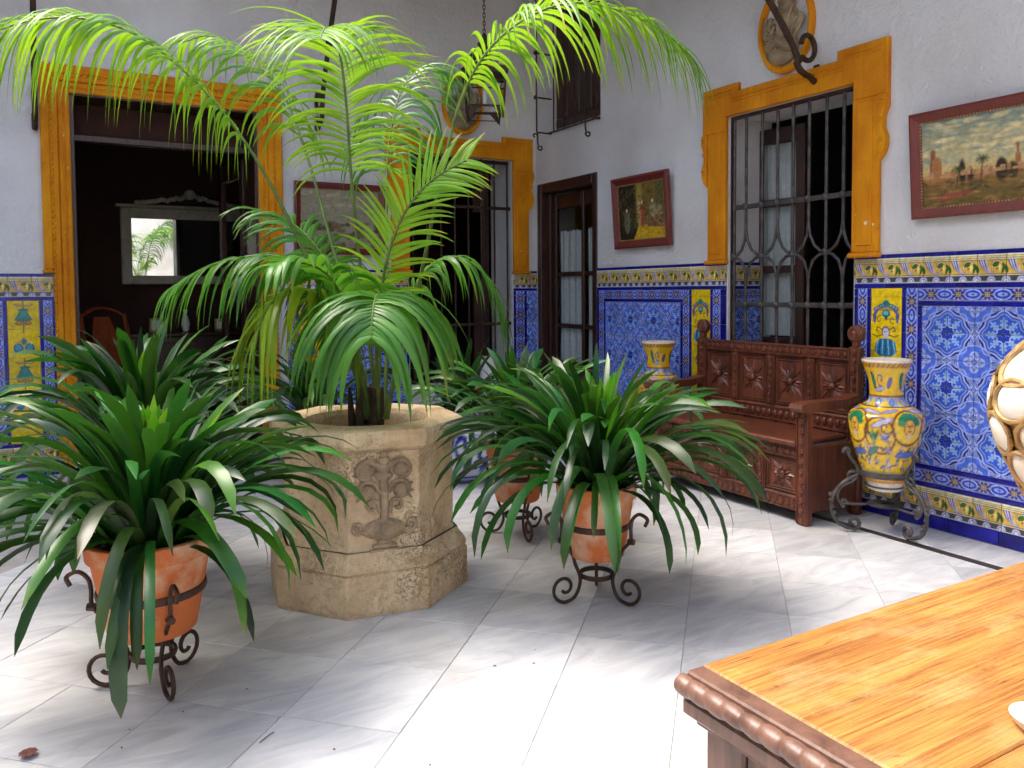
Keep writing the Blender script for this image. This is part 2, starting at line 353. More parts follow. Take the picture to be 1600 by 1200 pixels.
def glass_mat():
    m, N, L, p = nmat('glass')
    p.inputs['Base Color'].default_value = (.9, .95, .95, 1); p.inputs['Roughness'].default_value = .03; p.inputs['Transmission Weight'].default_value = 1.0; p.inputs['IOR'].default_value = 1.1
    M['glass'] = m
def mirror_mat():
    m, N, L, p = nmat('mirror_glass')
    p.inputs['Base Color'].default_value = (.85, .88, .86, 1); p.inputs['Metallic'].default_value = 1.0; p.inputs['Roughness'].default_value = .02
    M['mirror_glass'] = m
plaster_mat(); marble_mat(); stone_mat(); glass_mat(); mirror_mat()
def ochre_mat():
    """limewash ochre with brush streaks, faded patches, grime and chips down to the white ground"""
    m, N, L, p = nmat('ochre'); tc = N.new('ShaderNodeTexCoord')
    def noise(stretch, sc, det, ro=.6):
        mp = N.new('ShaderNodeMapping'); mp.inputs['Scale'].default_value = stretch; L.new(tc.outputs['Object'], mp.inputs[0])
        n = N.new('ShaderNodeTexNoise'); n.inputs['Scale'].default_value = sc; n.inputs['Detail'].default_value = det; n.inputs['Roughness'].default_value = ro; L.new(mp.outputs[0], n.inputs['Vector']); return n.outputs['Fac']
    def rg(v, lo, hi, a0=0.0, a1=1.0):
        r = N.new('ShaderNodeMapRange'); r.inputs[1].default_value = lo; r.inputs[2].default_value = hi; r.inputs[3].default_value = a0; r.inputs[4].default_value = a1; L.new(v, r.inputs[0]); return r.outputs[0]
    def mix(f, c1, c2):
        x = N.new('ShaderNodeMix'); x.data_type = 'RGBA'; L.new(f, x.inputs[0])
        for k, c_ in ((6, c1), (7, c2)):
            if isinstance(c_, tuple): x.inputs[k].default_value = (*c_, 1)
            else: L.new(c_, x.inputs[k])
        return x.outputs[2]
    col = mix(rg(noise((1, 1, .6), 3.0, 4), .35, .65), (.60, .185, .003), (.82, .335, .006))
    st = noise((16, 16, 1.2), 3.0, 4, .7); col = mix(rg(st, .52, .72, 0, .55), col, (.50, .15, .004))
    col = mix(rg(noise((1, 1, 1), 9, 5, .7), .60, .72, 0, .5), col, (.36, .14, .02))
    col = mix(rg(noise((1, 1, 1), 13, 5, .6), .715, .735), col, (.80, .66, .46))
    L.new(col, p.inputs['Base Color']); p.inputs['Roughness'].default_value = .75; p.inputs['Specular IOR Level'].default_value = .25
    bp = N.new('ShaderNodeBump'); bp.inputs['Strength'].default_value = .5; bp.inputs['Distance'].default_value = .01; L.new(noise((1, 1, 1), 24, 4), bp.inputs['Height']); L.new(bp.outputs[0], p.inputs['Normal'])
    M['ochre'] = m
ochre_mat()
mat('terracotta', (.60, .17, .055), .85, col2=(.66, .42, .27), spec=.2, scale=5.5, bump=.35, bscale=50, contrast=(.36, .52))
mat('iron', (.035, .026, .022), .5, .6, var=.3, scale=25, bump=.3, bscale=70, col2=(.10, .05, .028), contrast=(.25, .75))
mat('grey_iron', (.10, .09, .085), .55, .5, var=.25, scale=20, bump=.3, bscale=60)
mat('grout', (.42, .40, .37), .9, scale=8)
mat('tile_grout', (.62, .62, .66), .8, scale=8)
mat('blue_glaze', (.010, .010, .26), .16, var=.25, scale=14, spec=.4, coat=.12, rnd=.3)
mat('dark_strip', (.045, .038, .036), .35, scale=9)
mat('soil', (.075, .04, .022), .95, col2=(.03, .018, .012), scale=35, bump=.8, bscale=60)
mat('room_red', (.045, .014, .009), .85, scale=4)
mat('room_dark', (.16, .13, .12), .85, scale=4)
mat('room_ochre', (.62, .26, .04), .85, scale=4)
mat('frame_red', (.20, .028, .018), .35, col2=(.13, .022, .014), scale=12, coat=.3, stretch=(8, 1, 1))
mat('curtain', (.72, .70, .66), .9, scale=30, var=.05)
mat('white_frame', (.50, .46, .38), .6, scale=10)
mat('white_ceramic', (.75, .74, .70), .25, scale=10, var=.05, coat=.3)
mat('relief_stone', (.42, .32, .19), .7, col2=(.22, .15, .08), scale=9, bump=.5, bscale=35)
mat('carved_relief', (.42, .31, .195), .85, col2=(.22, .155, .095), scale=18, bump=.6, bscale=70)  # darker than the well stone: shade lines of the carving put into the colour
mat('candle', (.85, .84, .80), .5, scale=10, var=.04)
mat('dead_leaf', (.20, .075, .055), .8, scale=30)
mat('gilt', (.50, .32, .12), .5, .15, col2=(.24, .14, .055), scale=22, bump=.4, bscale=60)
mat('gallery_paint', (.22, .16, .11), .9, scale=5)
wood('bench_wood', (.19, .052, .022), (.055, .016, .009), 4, (10, 10, 1.5), .42, .25, .08)
wood('dark_wood', (.060, .020, .012), (.022, .009, .006), 4, (9, 9, 1), .4, .15, .15)
wood('chair_wood', (.40, .08, .02), (.20, .035, .012), 4, (9, 9, 1), .35, .15, .3)
def plank_mat():
    m, N, L, p = nmat('table_plank')
    tc = N.new('ShaderNodeTexCoord'); oi = N.new('ShaderNodeObjectInfo')
    def noise(stretch, sc, det, ro=.6, dist=0.0):
        mp = N.new('ShaderNodeMapping'); mp.inputs['Scale'].default_value = stretch; L.new(tc.outputs['Object'], mp.inputs[0])
        n = N.new('ShaderNodeTexNoise'); n.noise_dimensions = '4D'; n.inputs['Scale'].default_value = sc; n.inputs['Detail'].default_value = det; n.inputs['Roughness'].default_value = ro; n.inputs['Distortion'].default_value = dist
        L.new(mp.outputs[0], n.inputs['Vector']); k = N.new('ShaderNodeMath'); k.operation = 'MULTIPLY'; k.inputs[1].default_value = 20; L.new(oi.outputs['Random'], k.inputs[0]); L.new(k.outputs[0], n.inputs['W']); return n.outputs['Fac']
    def ramp(v, lo, hi, c0, c1):
        r = N.new('ShaderNodeValToRGB'); e = r.color_ramp.elements; e[0].position = lo; e[1].position = hi; e[0].color = (*c0, 1); e[1].color = (*c1, 1); L.new(v, r.inputs[0]); return r.outputs[0]
    def mulc(u, v):
        x = N.new('ShaderNodeMix'); x.data_type = 'RGBA'; x.blend_type = 'MULTIPLY'; x.inputs[0].default_value = 1; L.new(u, x.inputs[6]); L.new(v, x.inputs[7]); return x.outputs[2]
    base = ramp(noise((1, 5, 1), 3.2, 6, .6, .8), .32, .66, (.37, .150, .030), (.60, .285, .060))
    fine = noise((1.3, 85, 8), 3.0, 6, .75, .25); base = mulc(base, ramp(fine, .38, .58, (.46, .34, .26), (1, 1, 1)))
    crack = noise((2.6, 46, 8), 2.0, 4, .55, .3); base = mulc(base, ramp(crack, .30, .345, (.16, .09, .05), (1, 1, 1)))
    pale = noise((1.5, 3, 1), 4.0, 6, .7); pm = N.new('ShaderNodeMapRange'); pm.inputs[1].default_value = .50; pm.inputs[2].default_value = .72; pm.inputs[4].default_value = .55; L.new(pale, pm.inputs[0])
    pmx = N.new('ShaderNodeMix'); pmx.data_type = 'RGBA'; L.new(pm.outputs[0], pmx.inputs[0]); L.new(base, pmx.inputs[6]); pmx.inputs[7].default_value = (.60, .40, .17, 1); base = pmx.outputs[2]
    knot = noise((4, 9, 4), 2.4, 5, .6, 1.2); base = mulc(base, ramp(knot, .27, .36, (.40, .26, .16), (1, 1, 1)))
    L.new(base, p.inputs['Base Color']); p.inputs['Roughness'].default_value = .45; p.inputs['Coat Weight'].default_value = .1; p.inputs['Coat Roughness'].default_value = .3
    bp = N.new('ShaderNodeBump'); bp.inputs['Strength'].default_value = .5; bp.inputs['Distance'].default_value = .003; L.new(fine, bp.inputs['Height']); L.new(bp.outputs[0], p.inputs['Normal'])
    M['table_plank'] = m
plank_mat()
wood('table_wood', (.19, .095, .062), (.075, .034, .022), 4, (6, 6, 1.2), .45, .3, .15)
leafmat('clivia', (.032, .125, .018), (.008, .042, .010), .36, .16, (.10, .36, .015), .42, coat=.05)
leafmat('clivia_young', (.11, .34, .018), (.06, .22, .012), .32, .32, (.28, .62, .03))
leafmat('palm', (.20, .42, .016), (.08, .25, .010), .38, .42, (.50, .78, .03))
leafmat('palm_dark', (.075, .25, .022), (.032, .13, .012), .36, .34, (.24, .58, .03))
leafmat('palm_gold', (.30, .42, .020), (.14, .29, .014), .38, .4, (.6, .72, .05))
mat('palm_stem', (.13, .20, .03), .5, scale=14, col2=(.06, .10, .02))
mat('palm_base', (.065, .035, .018), .8, scale=14, col2=(.025, .016, .010), bump=.5)
painted('tile_paint', .16, .4, .15, .16, .10, .16)
painted('vase_paint', .15, .55, .4, .10, .03, .02)
painted('oil_paint', .55, .3, .0, .10, .15, .0)
# ------------------------------------------------------------------ painted decoration (flat print of the glazes)
class Canvas:
    def __init__(s, w, h, nx, ny, bgc):
        s.w, s.h, s.nx, s.ny = w, h, nx, ny
        s.U, s.V = np.meshgrid(np.linspace(0, w, nx), np.linspace(0, h, ny))
        s.px = w / nx; s.rgb = np.zeros((ny, nx, 3)) + lin(bgc)
    def blend(s, mask, col):
        m = np.clip(mask, 0, 1)[..., None]; s.rgb = s.rgb * (1 - m) + lin(col) * m; return s
    def step(s, d): return np.clip(.5 - d / (s.px * 1.2), 0, 1)
    def ell(s, cx, cy, rx, ry, col, rot=0.0, ring=None):
        c, n = math.cos(rot), math.sin(rot); x = s.U - cx; y = s.V - cy
        a = (x * c + y * n) / rx; b = (-x * n + y * c) / ry
        d = (np.hypot(a, b) - 1) * min(rx, ry)
        if ring: d = np.abs(d) - ring
        return s.blend(s.step(d), col)
    def line(s, pts, w, col):
        P = [np.array(p, float) for p in pts]; d = np.full(s.U.shape, 9.0)
        for a, b in zip(P[:-1], P[1:]):
            ab = b - a; t = np.clip(((s.U - a[0]) * ab[0] + (s.V - a[1]) * ab[1]) / max(ab @ ab, 1e-12), 0, 1)
            d = np.minimum(d, np.hypot(s.U - a[0] - t * ab[0], s.V - a[1] - t * ab[1]))
        return s.blend(s.step(d - w), col)
    def poly(s, pts, col):
        n = len(pts); ins = np.zeros(s.U.shape, bool)
        for i in range(n):
            x1, y1 = pts[i]; x2, y2 = pts[(i + 1) % n]
            if y1 == y2: continue
            c = ((y1 > s.V) != (y2 > s.V)) & (s.U < (x2 - x1) * (s.V - y1) / (y2 - y1) + x1); ins ^= c
        return s.blend(ins.astype(float), col)
    def leaf(s, cx, cy, L, w, rot, col, edge=None):
        if edge is not None: s.ell(cx, cy, L * 1.15, w * 1.3, edge, rot)
        return s.ell(cx, cy, L, w, col, rot)
    def scroll(s, c, r0, r1, a0, a1, w, col): return s.line(spiral(c, r0, r1, a0, a1, 18), w, col)

DEEP = (10, 12, 140); MID = (44, 76, 210); LIGHT = (76, 114, 232); PALE = (172, 192, 248); WHITE = (228, 230, 240)
YEL = (236, 204, 8); OCH = (226, 172, 70); GRN = (50, 120, 60); TEAL = (28, 120, 130); LIL = (150, 150, 205); BRN = (110, 66, 52); CREAM = (226, 218, 176)

def cv_field():
    n = 64; c = Canvas(1, 1, n, n, LIGHT); U, V = c.U, c.V
    r = np.hypot(U, V); th = np.arctan2(V, U); k8 = np.cos(8 * th); k4 = np.cos(4 * th)
    def band(lo, hi, col): c.blend(c.step(np.maximum(lo - r, r - hi)), col)
    # outside of the medallion: lozenge rosette round the far corner and the lattice between medallions
    r2 = np.hypot(1 - U, 1 - V); t2 = np.arctan2(1 - V, 1 - U)
    c.blend(c.step(np.abs(np.sin(r2 * 34 + np.cos(8 * t2))) - .35), (108, 130, 226))
    c.blend(c.step(r2 - .34 - .05 * np.cos(4 * t2)), PALE)
    c.blend(c.step(r2 - .27 - .07 * np.cos(8 * t2)), (110, 128, 218)); c.blend(c.step(r2 - .19 - .06 * np.cos(8 * t2)), PALE)
    c.blend(c.step(r2 - .10 - .02 * np.cos(8 * t2)), (60, 70, 190)); c.blend(c.step(r2 - .05), PALE); c.blend(c.step(r2 - .025), DEEP)
    # scalloped outer contour
    e = .80 + .045 * k8 + .03 * k4
    c.blend(c.step(r - e - .13), PALE); c.blend(c.step(r - e - .085), DEEP)
    # deep crescents with pale curls
    wedge = np.abs(((th * 180 / np.pi) % 45) - 22.5)
    c.blend(c.step(np.maximum(r - e - .085, (wedge - 13) * .02)), DEEP)
    c.blend(c.step(np.maximum(r - e - .08, (9 - np.abs(((th * 180 / np.pi + 22.5) % 45) - 22.5)) * -.02)), LIGHT)
    c.blend(c.step(r - e - .01), PALE); c.blend(c.step(r - e + .055), DEEP); c.blend(c.step(r - e + .08), LIGHT)
    e2 = e - .08
    c.blend(c.step(np.abs(r - e2 + .055) - .012), PALE)
    c.blend(c.step(r - e2 + .085), (60, 104, 226))
    # eight-armed snowflake
    ph = (th + np.pi / 8) % (np.pi / 4) - np.pi / 8
    perp = np.abs(r * np.sin(ph)); al = r * np.cos(ph)
    for wd, col in ((.018, (48, 78, 200)), (0.0, (156, 192, 248))):
        arm = np.maximum(perp - (.035 + .05 * np.clip(np.sin((al - .24) * 13), 0, 1)) - wd, np.abs(al - .43) - .20 - wd)
        c.blend(c.step(arm), col)
        for s_ in (.36, .50):
            c.blend(c.step(np.hypot(al - s_, perp - .085) - .042 - wd), col)
    c.blend(c.step(r - .27 - .02 * k8), (176, 200, 248)); c.blend(c.step(r - .225 - .022 * k8), DEEP); c.blend(c.step(r - .185 - .018 * k8), MID)
    c.blend(c.step(r - .12), DEEP); c.blend(c.step(r - .095), LIGHT); c.blend(c.step(r - .05), DEEP)
    # lozenges on the edges
    for A, B in ((U, V), (V, U)):
        c.blend(c.step(np.maximum(np.abs(A - 1) * 1.4 + np.abs(B) * .9 - .22, -1)), PALE)
        c.blend(c.step(np.abs(A - 1) * 1.6 + np.abs(B) * 1.0 - .15), (80, 96, 205)); c.blend(c.step(np.abs(A - 1) * 1.8 + np.abs(B) - .09), PALE)
    # interlacing ribbons
    q = np.hypot(U - 1.0, V - 1.0)
    c.blend(c.step(np.abs(q - .60) - .036), (70, 86, 205)); c.blend(c.step(np.abs(q - .60) - .024), PALE)
    for cx, cy in ((.86, .33), (.33, .86), (.93, .20), (.20, .93)):
        c.ell(cx, cy, .075, .075, PALE); c.ell(cx, cy, .05, .05, DEEP); c.ell(cx, cy, .03, .03, PALE)
    return c
def cv_border():
    c = Canvas(1, 2, 26, 52, (44, 48, 170)); U, V = c.U, c.V
    x = U - .5
    c.blend(c.step(.42 - np.abs(x)), PALE); c.blend(c.step(.46 - np.abs(x)), (120, 130, 215))
    for cy in (0.0, 2.0):
        y = V - cy
        c.blend(c.step(np.hypot(x * 1.1, y * .78) - .46), PALE)
        c.blend(c.step(np.hypot(x * 1.25, y * .8) - .40), MID); c.blend(c.step(np.hypot(x * 1.7, y * .9) - .34), (30, 40, 175)); c.blend(c.step(np.hypot(x * 2.1, y * .95) - .31), (165, 180, 245)); c.blend(c.step(np.hypot(x * 5, y * 1.6) - .2), MID)
    y = V - 1.0
    for k in range(8):
        a = k * math.pi / 4 + math.pi / 8 * 0; L = .40 if k % 2 == 0 else .46
        px, py = math.cos(a) * L, math.sin(a) * L
        c.line([(.5, 1), (.5 + px, 1 + py)], .032, (206, 192, 70)); c.ell(.5 + px, 1 + py, .055, .055, (212, 198, 70)); c.ell(.5 + px * .6, 1 + py * .6, .04, .04, (40, 36, 90))
    c.ell(.5, 1, .10, .10, (60, 40, 40)); c.ell(.5, 1, .05, .05, YEL)
    for sx in (.14, .86):
        for sy in (.72, 1.28): c.ell(sx, sy, .07, .09, (150, 140, 215))
    return c
def cv_frieze():
    c = Canvas(1, 1, 60, 60, (222, 186, 84)); U, V = c.U, c.V
    # top mouldings
    c.blend(c.step(.80 - V), CREAM); c.blend(c.step(np.abs(V - .93) - .02), (196, 176, 90)); c.blend(c.step(np.abs(V - .86) - .012), (120, 104, 60)); c.blend(c.step(.965 - V), (238, 234, 214))
    # egg row at the foot
    c.blend(c.step(V - .27), (232, 226, 200)); c.blend(c.step(np.maximum(V - .24, .03 - V)), (70, 78, 74)); c.blend(c.step(V - .035), WHITE)
    for cx in (0, .5, 1.0):
        for rr, col in ((.17, (96, 84, 150)), (.145, (206, 204, 226)), (.10, (120, 112, 186)), (.075, (226, 226, 240))):
            m = np.hypot(U - cx, (V - .04) * .86); c.blend(c.step(np.maximum(m - rr, .03 - V)), col)
    # cornucopia with lilac flutes curling into a leafy volute
    for off in (-1.0, 0.0, 1.0):
        c.scroll((.70 + off, .50), .05, .19, -2.2, 3.9, .03, (150, 92, 50)); c.scroll((.70 + off, .50), .05, .19, -2.2, 3.9, .015, (240, 210, 150))
        c.line([(.87 + off, .56), (.84 + off, .70), (.70 + off, .77), (.56 + off, .70), (.52 + off, .50)], .04, (160, 100, 60)); c.line([(.87 + off, .56), (.84 + off, .70), (.70 + off, .77), (.56 + off, .70), (.52 + off, .50)], .02, (244, 214, 150))
        for k, col in enumerate(((30, 22, 120), (214, 210, 236), (84, 76, 178), (222, 220, 240), (40, 30, 130), (190, 186, 228))):
            t = k * .045
            c.line([(.06 + t + off, .78), (.16 + t * .8 + off, .55), (.36 + t * .3 + off, .36), (.56 + off, .31)], .024, col)
        for lx, ly, l, w, a in ((.66, .64, .10, .07, .5), (.95, .55, .12, .05, -1.0), (1.02, .44, .10, .035, -1.5), (.90, .43, .10, .035, -1.9), (.60, .60, .06, .05, 0)):
            c.leaf(lx + off, ly, l, w, a, (52, 112, 44), (34, 62, 30))
        c.leaf(.80 + off, .50, .05, .16, .1, (240, 214, 110)); c.ell(.70 + off, .48, .045, .045, (170, 110, 60))
    c.blend(c.step(np.abs(V - .285) - .012), (120, 70, 60)); c.blend(c.step(np.abs(V - .79) - .01), (120, 84, 60))
    return c
def figure_panel(seed, H):
    """yellow grotesque panel .19 x H: urns, garlands and a draped bust"""
    W = .19; c = Canvas(W, H, 64, int(64 * H / W), YEL); m = W / 2
    def sym(f):
        for s_ in (-1, 1): f(s_)
    def basket(y):
        for k in range(9):
            a = (k - 4) / 4; c.ell(m + a * .062, y + .035 - .022 * a * a, .017, .014, [(60, 120, 140), (110, 100, 170), (200, 120, 60), (40, 130, 90)][(k + seed) % 4]); c.ell(m + a * .062, y + .037 - .022 * a * a, .007, .006, (150, 180, 200))
        c.ell(m, y + .045, .02, .018, TEAL); c.ell(m, y + .01, .045, .008, (190, 130, 50)); c.ell(m, y - .012, .026, .022, TEAL); c.ell(m, y - .01, .016, .012, (110, 190, 200)); c.ell(m, y - .035, .008, .014, (60, 90, 100))
        sym(lambda s_: (c.line([(m + s_ * .05, y + .01), (m + s_ * .075, y - .02), (m + s_ * .07, y - .055)], .008, (100, 90, 150)), c.ell(m + s_ * .07, y - .03, .010, .018, (90, 90, 160))))
        sym(lambda s_: c.scroll((m + s_ * .04, y - .045), .004, .02, 0, s_ * 5, .0025, BRN))
    def bust(y):
        c.ell(m, y + .04, .026, .030, (120, 100, 120)); c.ell(m, y + .034, .019, .026, (206, 204, 220)); c.line([(m - .008, y + .038), (m - .004, y + .038)], .002, (40, 30, 60)); c.line([(m + .004, y + .038), (m + .008, y + .038)], .002, (40, 30, 60)); c.line([(m - .005, y + .022), (m + .005, y + .022)], .0015, (120, 60, 60))
        c.ell(m, y + .004, .010, .016, (190, 188, 210))
        c.poly([(m - .07, y - .075), (m - .06, y - .02), (m - .03, y), (m + .03, y), (m + .06, y - .02), (m + .07, y - .075), (m + .03, y - .10), (m - .03, y - .10)], (44, 128, 170))
        for k in range(7): c.line([(m - .05 + k * .016, y - .01), (m - .06 + k * .02, y - .085)], .003, [(150, 200, 225), (20, 80, 130)][k % 2])
        sym(lambda s_: c.line([(m + s_ * .022, y + .05), (m + s_ * .05, y + .065), (m + s_ * .06, y + .045), (m + s_ * .045, y + .04)], .003, BRN))
        sym(lambda s_: c.line([(m + s_ * .02, y + .02), (m + s_ * .055, y + .01), (m + s_ * .08, y + .02)], .003, BRN))
    def spindle(y):
        c.line([(m, y - .12), (m, y + .10)], .004, (120, 90, 100))
        sym(lambda s_: (c.ell(m + s_ * .032, y + .07, .028, .008, (110, 60, 60), s_ * .15), c.ell(m + s_ * .032, y + .071, .020, .004, (225, 190, 150), s_ * .15)))
        c.poly([(m - .02, y + .03), (m + .02, y + .03), (m + .055, y - .035), (m, y - .045), (m - .055, y - .035)], (18, 110, 110)); c.ell(m, y + .035, .034, .012, (30, 130, 120))
        for k in range(6): c.line([(m - .01 + k * .004, y + .025), (m - .045 + k * .018, y - .035)], .0018, (70, 180, 170))
        sym(lambda s_: (c.ell(m + s_ * .028, y - .055, .022, .014, (120, 70, 40)), c.ell(m + s_ * .028, y - .053, .014, .008, (225, 160, 60))))
    def tassel(y):
        sym(lambda s_: (c.ell(m + s_ * .034, y, .030, .036, (20, 104, 150)), c.ell(m + s_ * .034, y + .006, .018, .02, (60, 160, 190)), c.line([(m, y + .07), (m + s_ * .045, y + .03)], .004, (190, 160, 150))))
        c.ell(m, y + .045, .016, .022, (60, 120, 120))
    c.blend(c.step(np.abs(c.V - H + .048) - .0012), (200, 176, 20))
    if seed == 0:
        y = H - .10; k = 0
        while y > .10:
            (spindle, tassel)[k % 2](y); k += 1; y -= .23 if k % 2 else .17
    else:
        y = H - .13; basket(y); bust(y - .15); spindle(y - .34); tassel(y - .52); basket(y - .70)
    return c
def tile_mesh(name, cv, w, h, t=.008, sl=None, gap=.0030, material='tile_paint'):
    rgb = cv.rgb if sl is None else cv.rgb[sl[0]:sl[1]]
    ny, nx = rgb.shape[:2]
    xs = np.linspace(-w / 2 + gap / 2, w / 2 - gap / 2, nx); zs = np.linspace(-h / 2 + gap / 2, h / 2 - gap / 2, ny)
    X, Z = np.meshgrid(xs, zs); Y = np.full(X.shape, -t)
    Y[0, :] += .0015; Y[-1, :] += .0015; Y[:, 0] += .0015; Y[:, -1] += .0015
    V = np.stack([X, Y, Z], -1).reshape(-1, 3)
    idx = np.arange(nx * ny).reshape(ny, nx)
    q = np.stack([idx[:-1, :-1], idx[:-1, 1:], idx[1:, 1:], idx[1:, :-1]], -1).reshape(-1, 4).tolist()
    per = list(idx[0, :]) + list(idx[1:, -1]) + list(idx[-1, -2::-1]) + list(idx[-2:0:-1, 0])
    n = len(V); back = V[per].copy(); back[:, 1] = 0
    V = np.vstack([V, back]); cols = np.vstack([rgb.reshape(-1, 3), np.tile(lin((200, 200, 205)), (len(per), 1))])
    m_ = len(per)
    q += [(per[i], n + i, n + (i + 1) % m_, per[(i + 1) % m_]) for i in range(m_)]
    me = bpy.data.meshes.new(name); me.from_pydata(V.tolist(), [], q); me.materials.append(M[material]); me.update(); paint(me, cols); me.shade_smooth()
    try: me.set_sharp_from_angle(angle=R_(50))
    except Exception: pass
    return me
def plain_tile(name, w, h, t=.009, material='blue_glaze', gap=.0022):
    return MB().box(-w / 2 + gap / 2, w / 2 - gap / 2, -t, 0, -h / 2 + gap / 2, h / 2 - gap / 2, .002).mesh(name, M[material])
TP = .1425
ME_FIELD = tile_mesh('field_tile', cv_field(), TP, TP)
ME_BORDER = tile_mesh('border_tile', cv_border(), .07, TP)
ME_FRIEZE = tile_mesh('frieze_tile', cv_frieze(), TP, TP, t=.012)
_cache = {}
def trim(w, h):
    k = (round(w, 3), round(h, 3))
    if k not in _cache: _cache[k] = plain_tile('trim_tile', w, h)
    return _cache[k]

# ------------------------------------------------------------------ walls: local frame x = along the wall to the right, -y = into the courtyard, z up
def wall_mesh(x0, x1, z0, z1, holes, thick):
    xs = sorted({x0, x1, *[h[0] for h in holes], *[h[1] for h in holes]}); zs = sorted({z0, z1, *[h[2] for h in holes], *[h[3] for h in holes]})
    def hole(i, j):
        cx = (xs[i] + xs[i + 1]) / 2; cz = (zs[j] + zs[j + 1]) / 2
        return any(h[0] < cx < h[1] and h[2] < cz < h[3] for h in holes)
    V = {}; L = []
    def vid(i, j, k):
        if (i, j, k) not in V: V[i, j, k] = len(L); L.append((xs[i], thick * k, zs[j]))
        return V[i, j, k]
    F = []; nx, nz = len(xs) - 1, len(zs) - 1
    solid = lambda i, j: 0 <= i < nx and 0 <= j < nz and not hole(i, j)
    for i in range(nx):
        for j in range(nz):
            if hole(i, j): continue
            F.append((vid(i, j, 0), vid(i + 1, j, 0), vid(i + 1, j + 1, 0), vid(i, j + 1, 0)))
            F.append((vid(i, j, 1), vid(i, j + 1, 1), vid(i + 1, j + 1, 1), vid(i + 1, j, 1)))
            if not solid(i - 1, j): F.append((vid(i, j, 0), vid(i, j + 1, 0), vid(i, j + 1, 1), vid(i, j, 1)))
            if not solid(i + 1, j): F.append((vid(i + 1, j, 0), vid(i + 1, j, 1), vid(i + 1, j + 1, 1), vid(i + 1, j + 1, 0)))
            if not solid(i, j - 1): F.append((vid(i, j, 0), vid(i, j, 1), vid(i + 1, j, 1), vid(i + 1, j, 0)))
            if not solid(i, j + 1): F.append((vid(i, j + 1, 0), vid(i + 1, j + 1, 0), vid(i + 1, j + 1, 1), vid(i, j + 1, 1)))
    b = MB(); b.v = L; b.f = F; return b
RZ = -math.pi / 2
WALL_H = 6.4
back_wall = empty('courtyard_wall', (0, 0, 0), 0, 'whitewashed back wall with tiled dado, wide doorway and grilled window', 'wall')
wall_mesh(-7.6, .45, -.3, WALL_H, [(-3.90, -2.60, -.01, 2.71), (-1.32, -.268, .46, 2.505)], .42).build('plaster', M['plaster'], back_wall, smooth=False)
side_wall = empty('courtyard_wall', (0, 0, 0), RZ, 'whitewashed side wall with tiled dado behind the carved bench', 'wall')
wall_mesh(0.0, 9.5, -.3, WALL_H, [(.03, .985, -.01, 2.295), (2.50, 3.50, .40, 2.465), (.30, 1.03, 2.76, 4.1)], .42).build('plaster', M['plaster'], side_wall, smooth=False)
# the two sides of the courtyard behind the camera
w3 = empty('courtyard_wall', (-7.6, -9.5, 0), math.pi, 'whitewashed wall across the courtyard seen in the mirror', 'wall')
wall_mesh(-7.6, 0, -.3, WALL_H, [], .4).build('plaster', M['plaster'], w3, smooth=False)
w4 = empty('courtyard_wall', (-7.6, 0, 0), math.pi / 2, 'plain whitewashed wall closing the open side of the courtyard', 'wall')
wall_mesh(-9.5, 0, -.3, WALL_H, [], .4).build('plaster', M['plaster'], w4, smooth=False)
tag(w3, kind='structure'); tag(w4, kind='structure')

def row(parent, mesh_f, x0, x1, z, step, d=0.0, name='trim_tile', rot=0.0, h=.024):
    """a course of tiles from x0 to x1 (last one cut)"""
    x = x0
    while x < x1 - .012:
        w = min(step, x1 - x); put(name, mesh_f(w, h), parent, (x + w / 2, -d, z)); x += w
def cut_row(parent, me, x0, x1, z, step, name, d=0.0, zs=1.0):
    x = x0
    while x < x1 - .02:
        w = min(step, x1 - x); o = put(name, me, parent, (x + w / 2, -d, z)); o.scale = (w / step, 1, zs); x += w
Z_BASE = (0, .075); 
def levels(dz=0.0):
    return dict(base=.075 / 2, f0=.075 + TP / 2, t0=.230, bord0=.2425 + .035, it0=.325, fld0=.3375, fld1=1.1925 - dz, it1=1.205 - dz, bord1=1.2525 - dz, t1=1.300 - dz, f1=1.3125 + TP / 2 - dz, top=1.465 - dz)
def dado_run(parent, x0, x1, dz=0.0, top=True):
    """the courses that run along the whole wall between two openings"""
    Lv = levels(dz); D = .001
    row(parent, trim, x0, x1, Lv['base'], .28, D, 'base_tile', h=.073)
    cut_row(parent, ME_FRIEZE, x0, x1, Lv['f0'], TP, 'frieze_tile', D); cut_row(parent, ME_FRIEZE, x0, x1, Lv['f1'], TP, 'frieze_tile', D)
    row(parent, trim, x0, x1, Lv['t0'], .20, D); row(parent, trim, x0, x1, Lv['t1'], .20, D); row(parent, trim, x0, x1, Lv['top'], .20, D)
def vert_trim(parent, xc, z0, z1, w=.024):
    z = z0
    while z < z1 - .012:
        h = min(.2, z1 - z); put('trim_tile', trim(w, h), parent, (xc, -.001, z + h / 2)); z += h
def vert_border(parent, xc, z0, z1, w=.07):
    n = max(1, round((z1 - z0) / TP)); h = (z1 - z0) / n
    for k in range(n):
        o = put('border_tile', ME_BORDER, parent, (xc, -.001, z0 + (k + .5) * h)); o.scale = (w / .07, 1, h / TP)
def hor_border(parent, x0, x1, zc, w=.07):
    n = max(1, round((x1 - x0) / TP)); l = (x1 - x0) / n
    for k in range(n):
        o = put('border_tile', ME_BORDER, parent, (x0 + (k + .5) * l, -.001, zc), (0, math.pi / 2, 0)); o.scale = (w / .07, 1, l / TP)
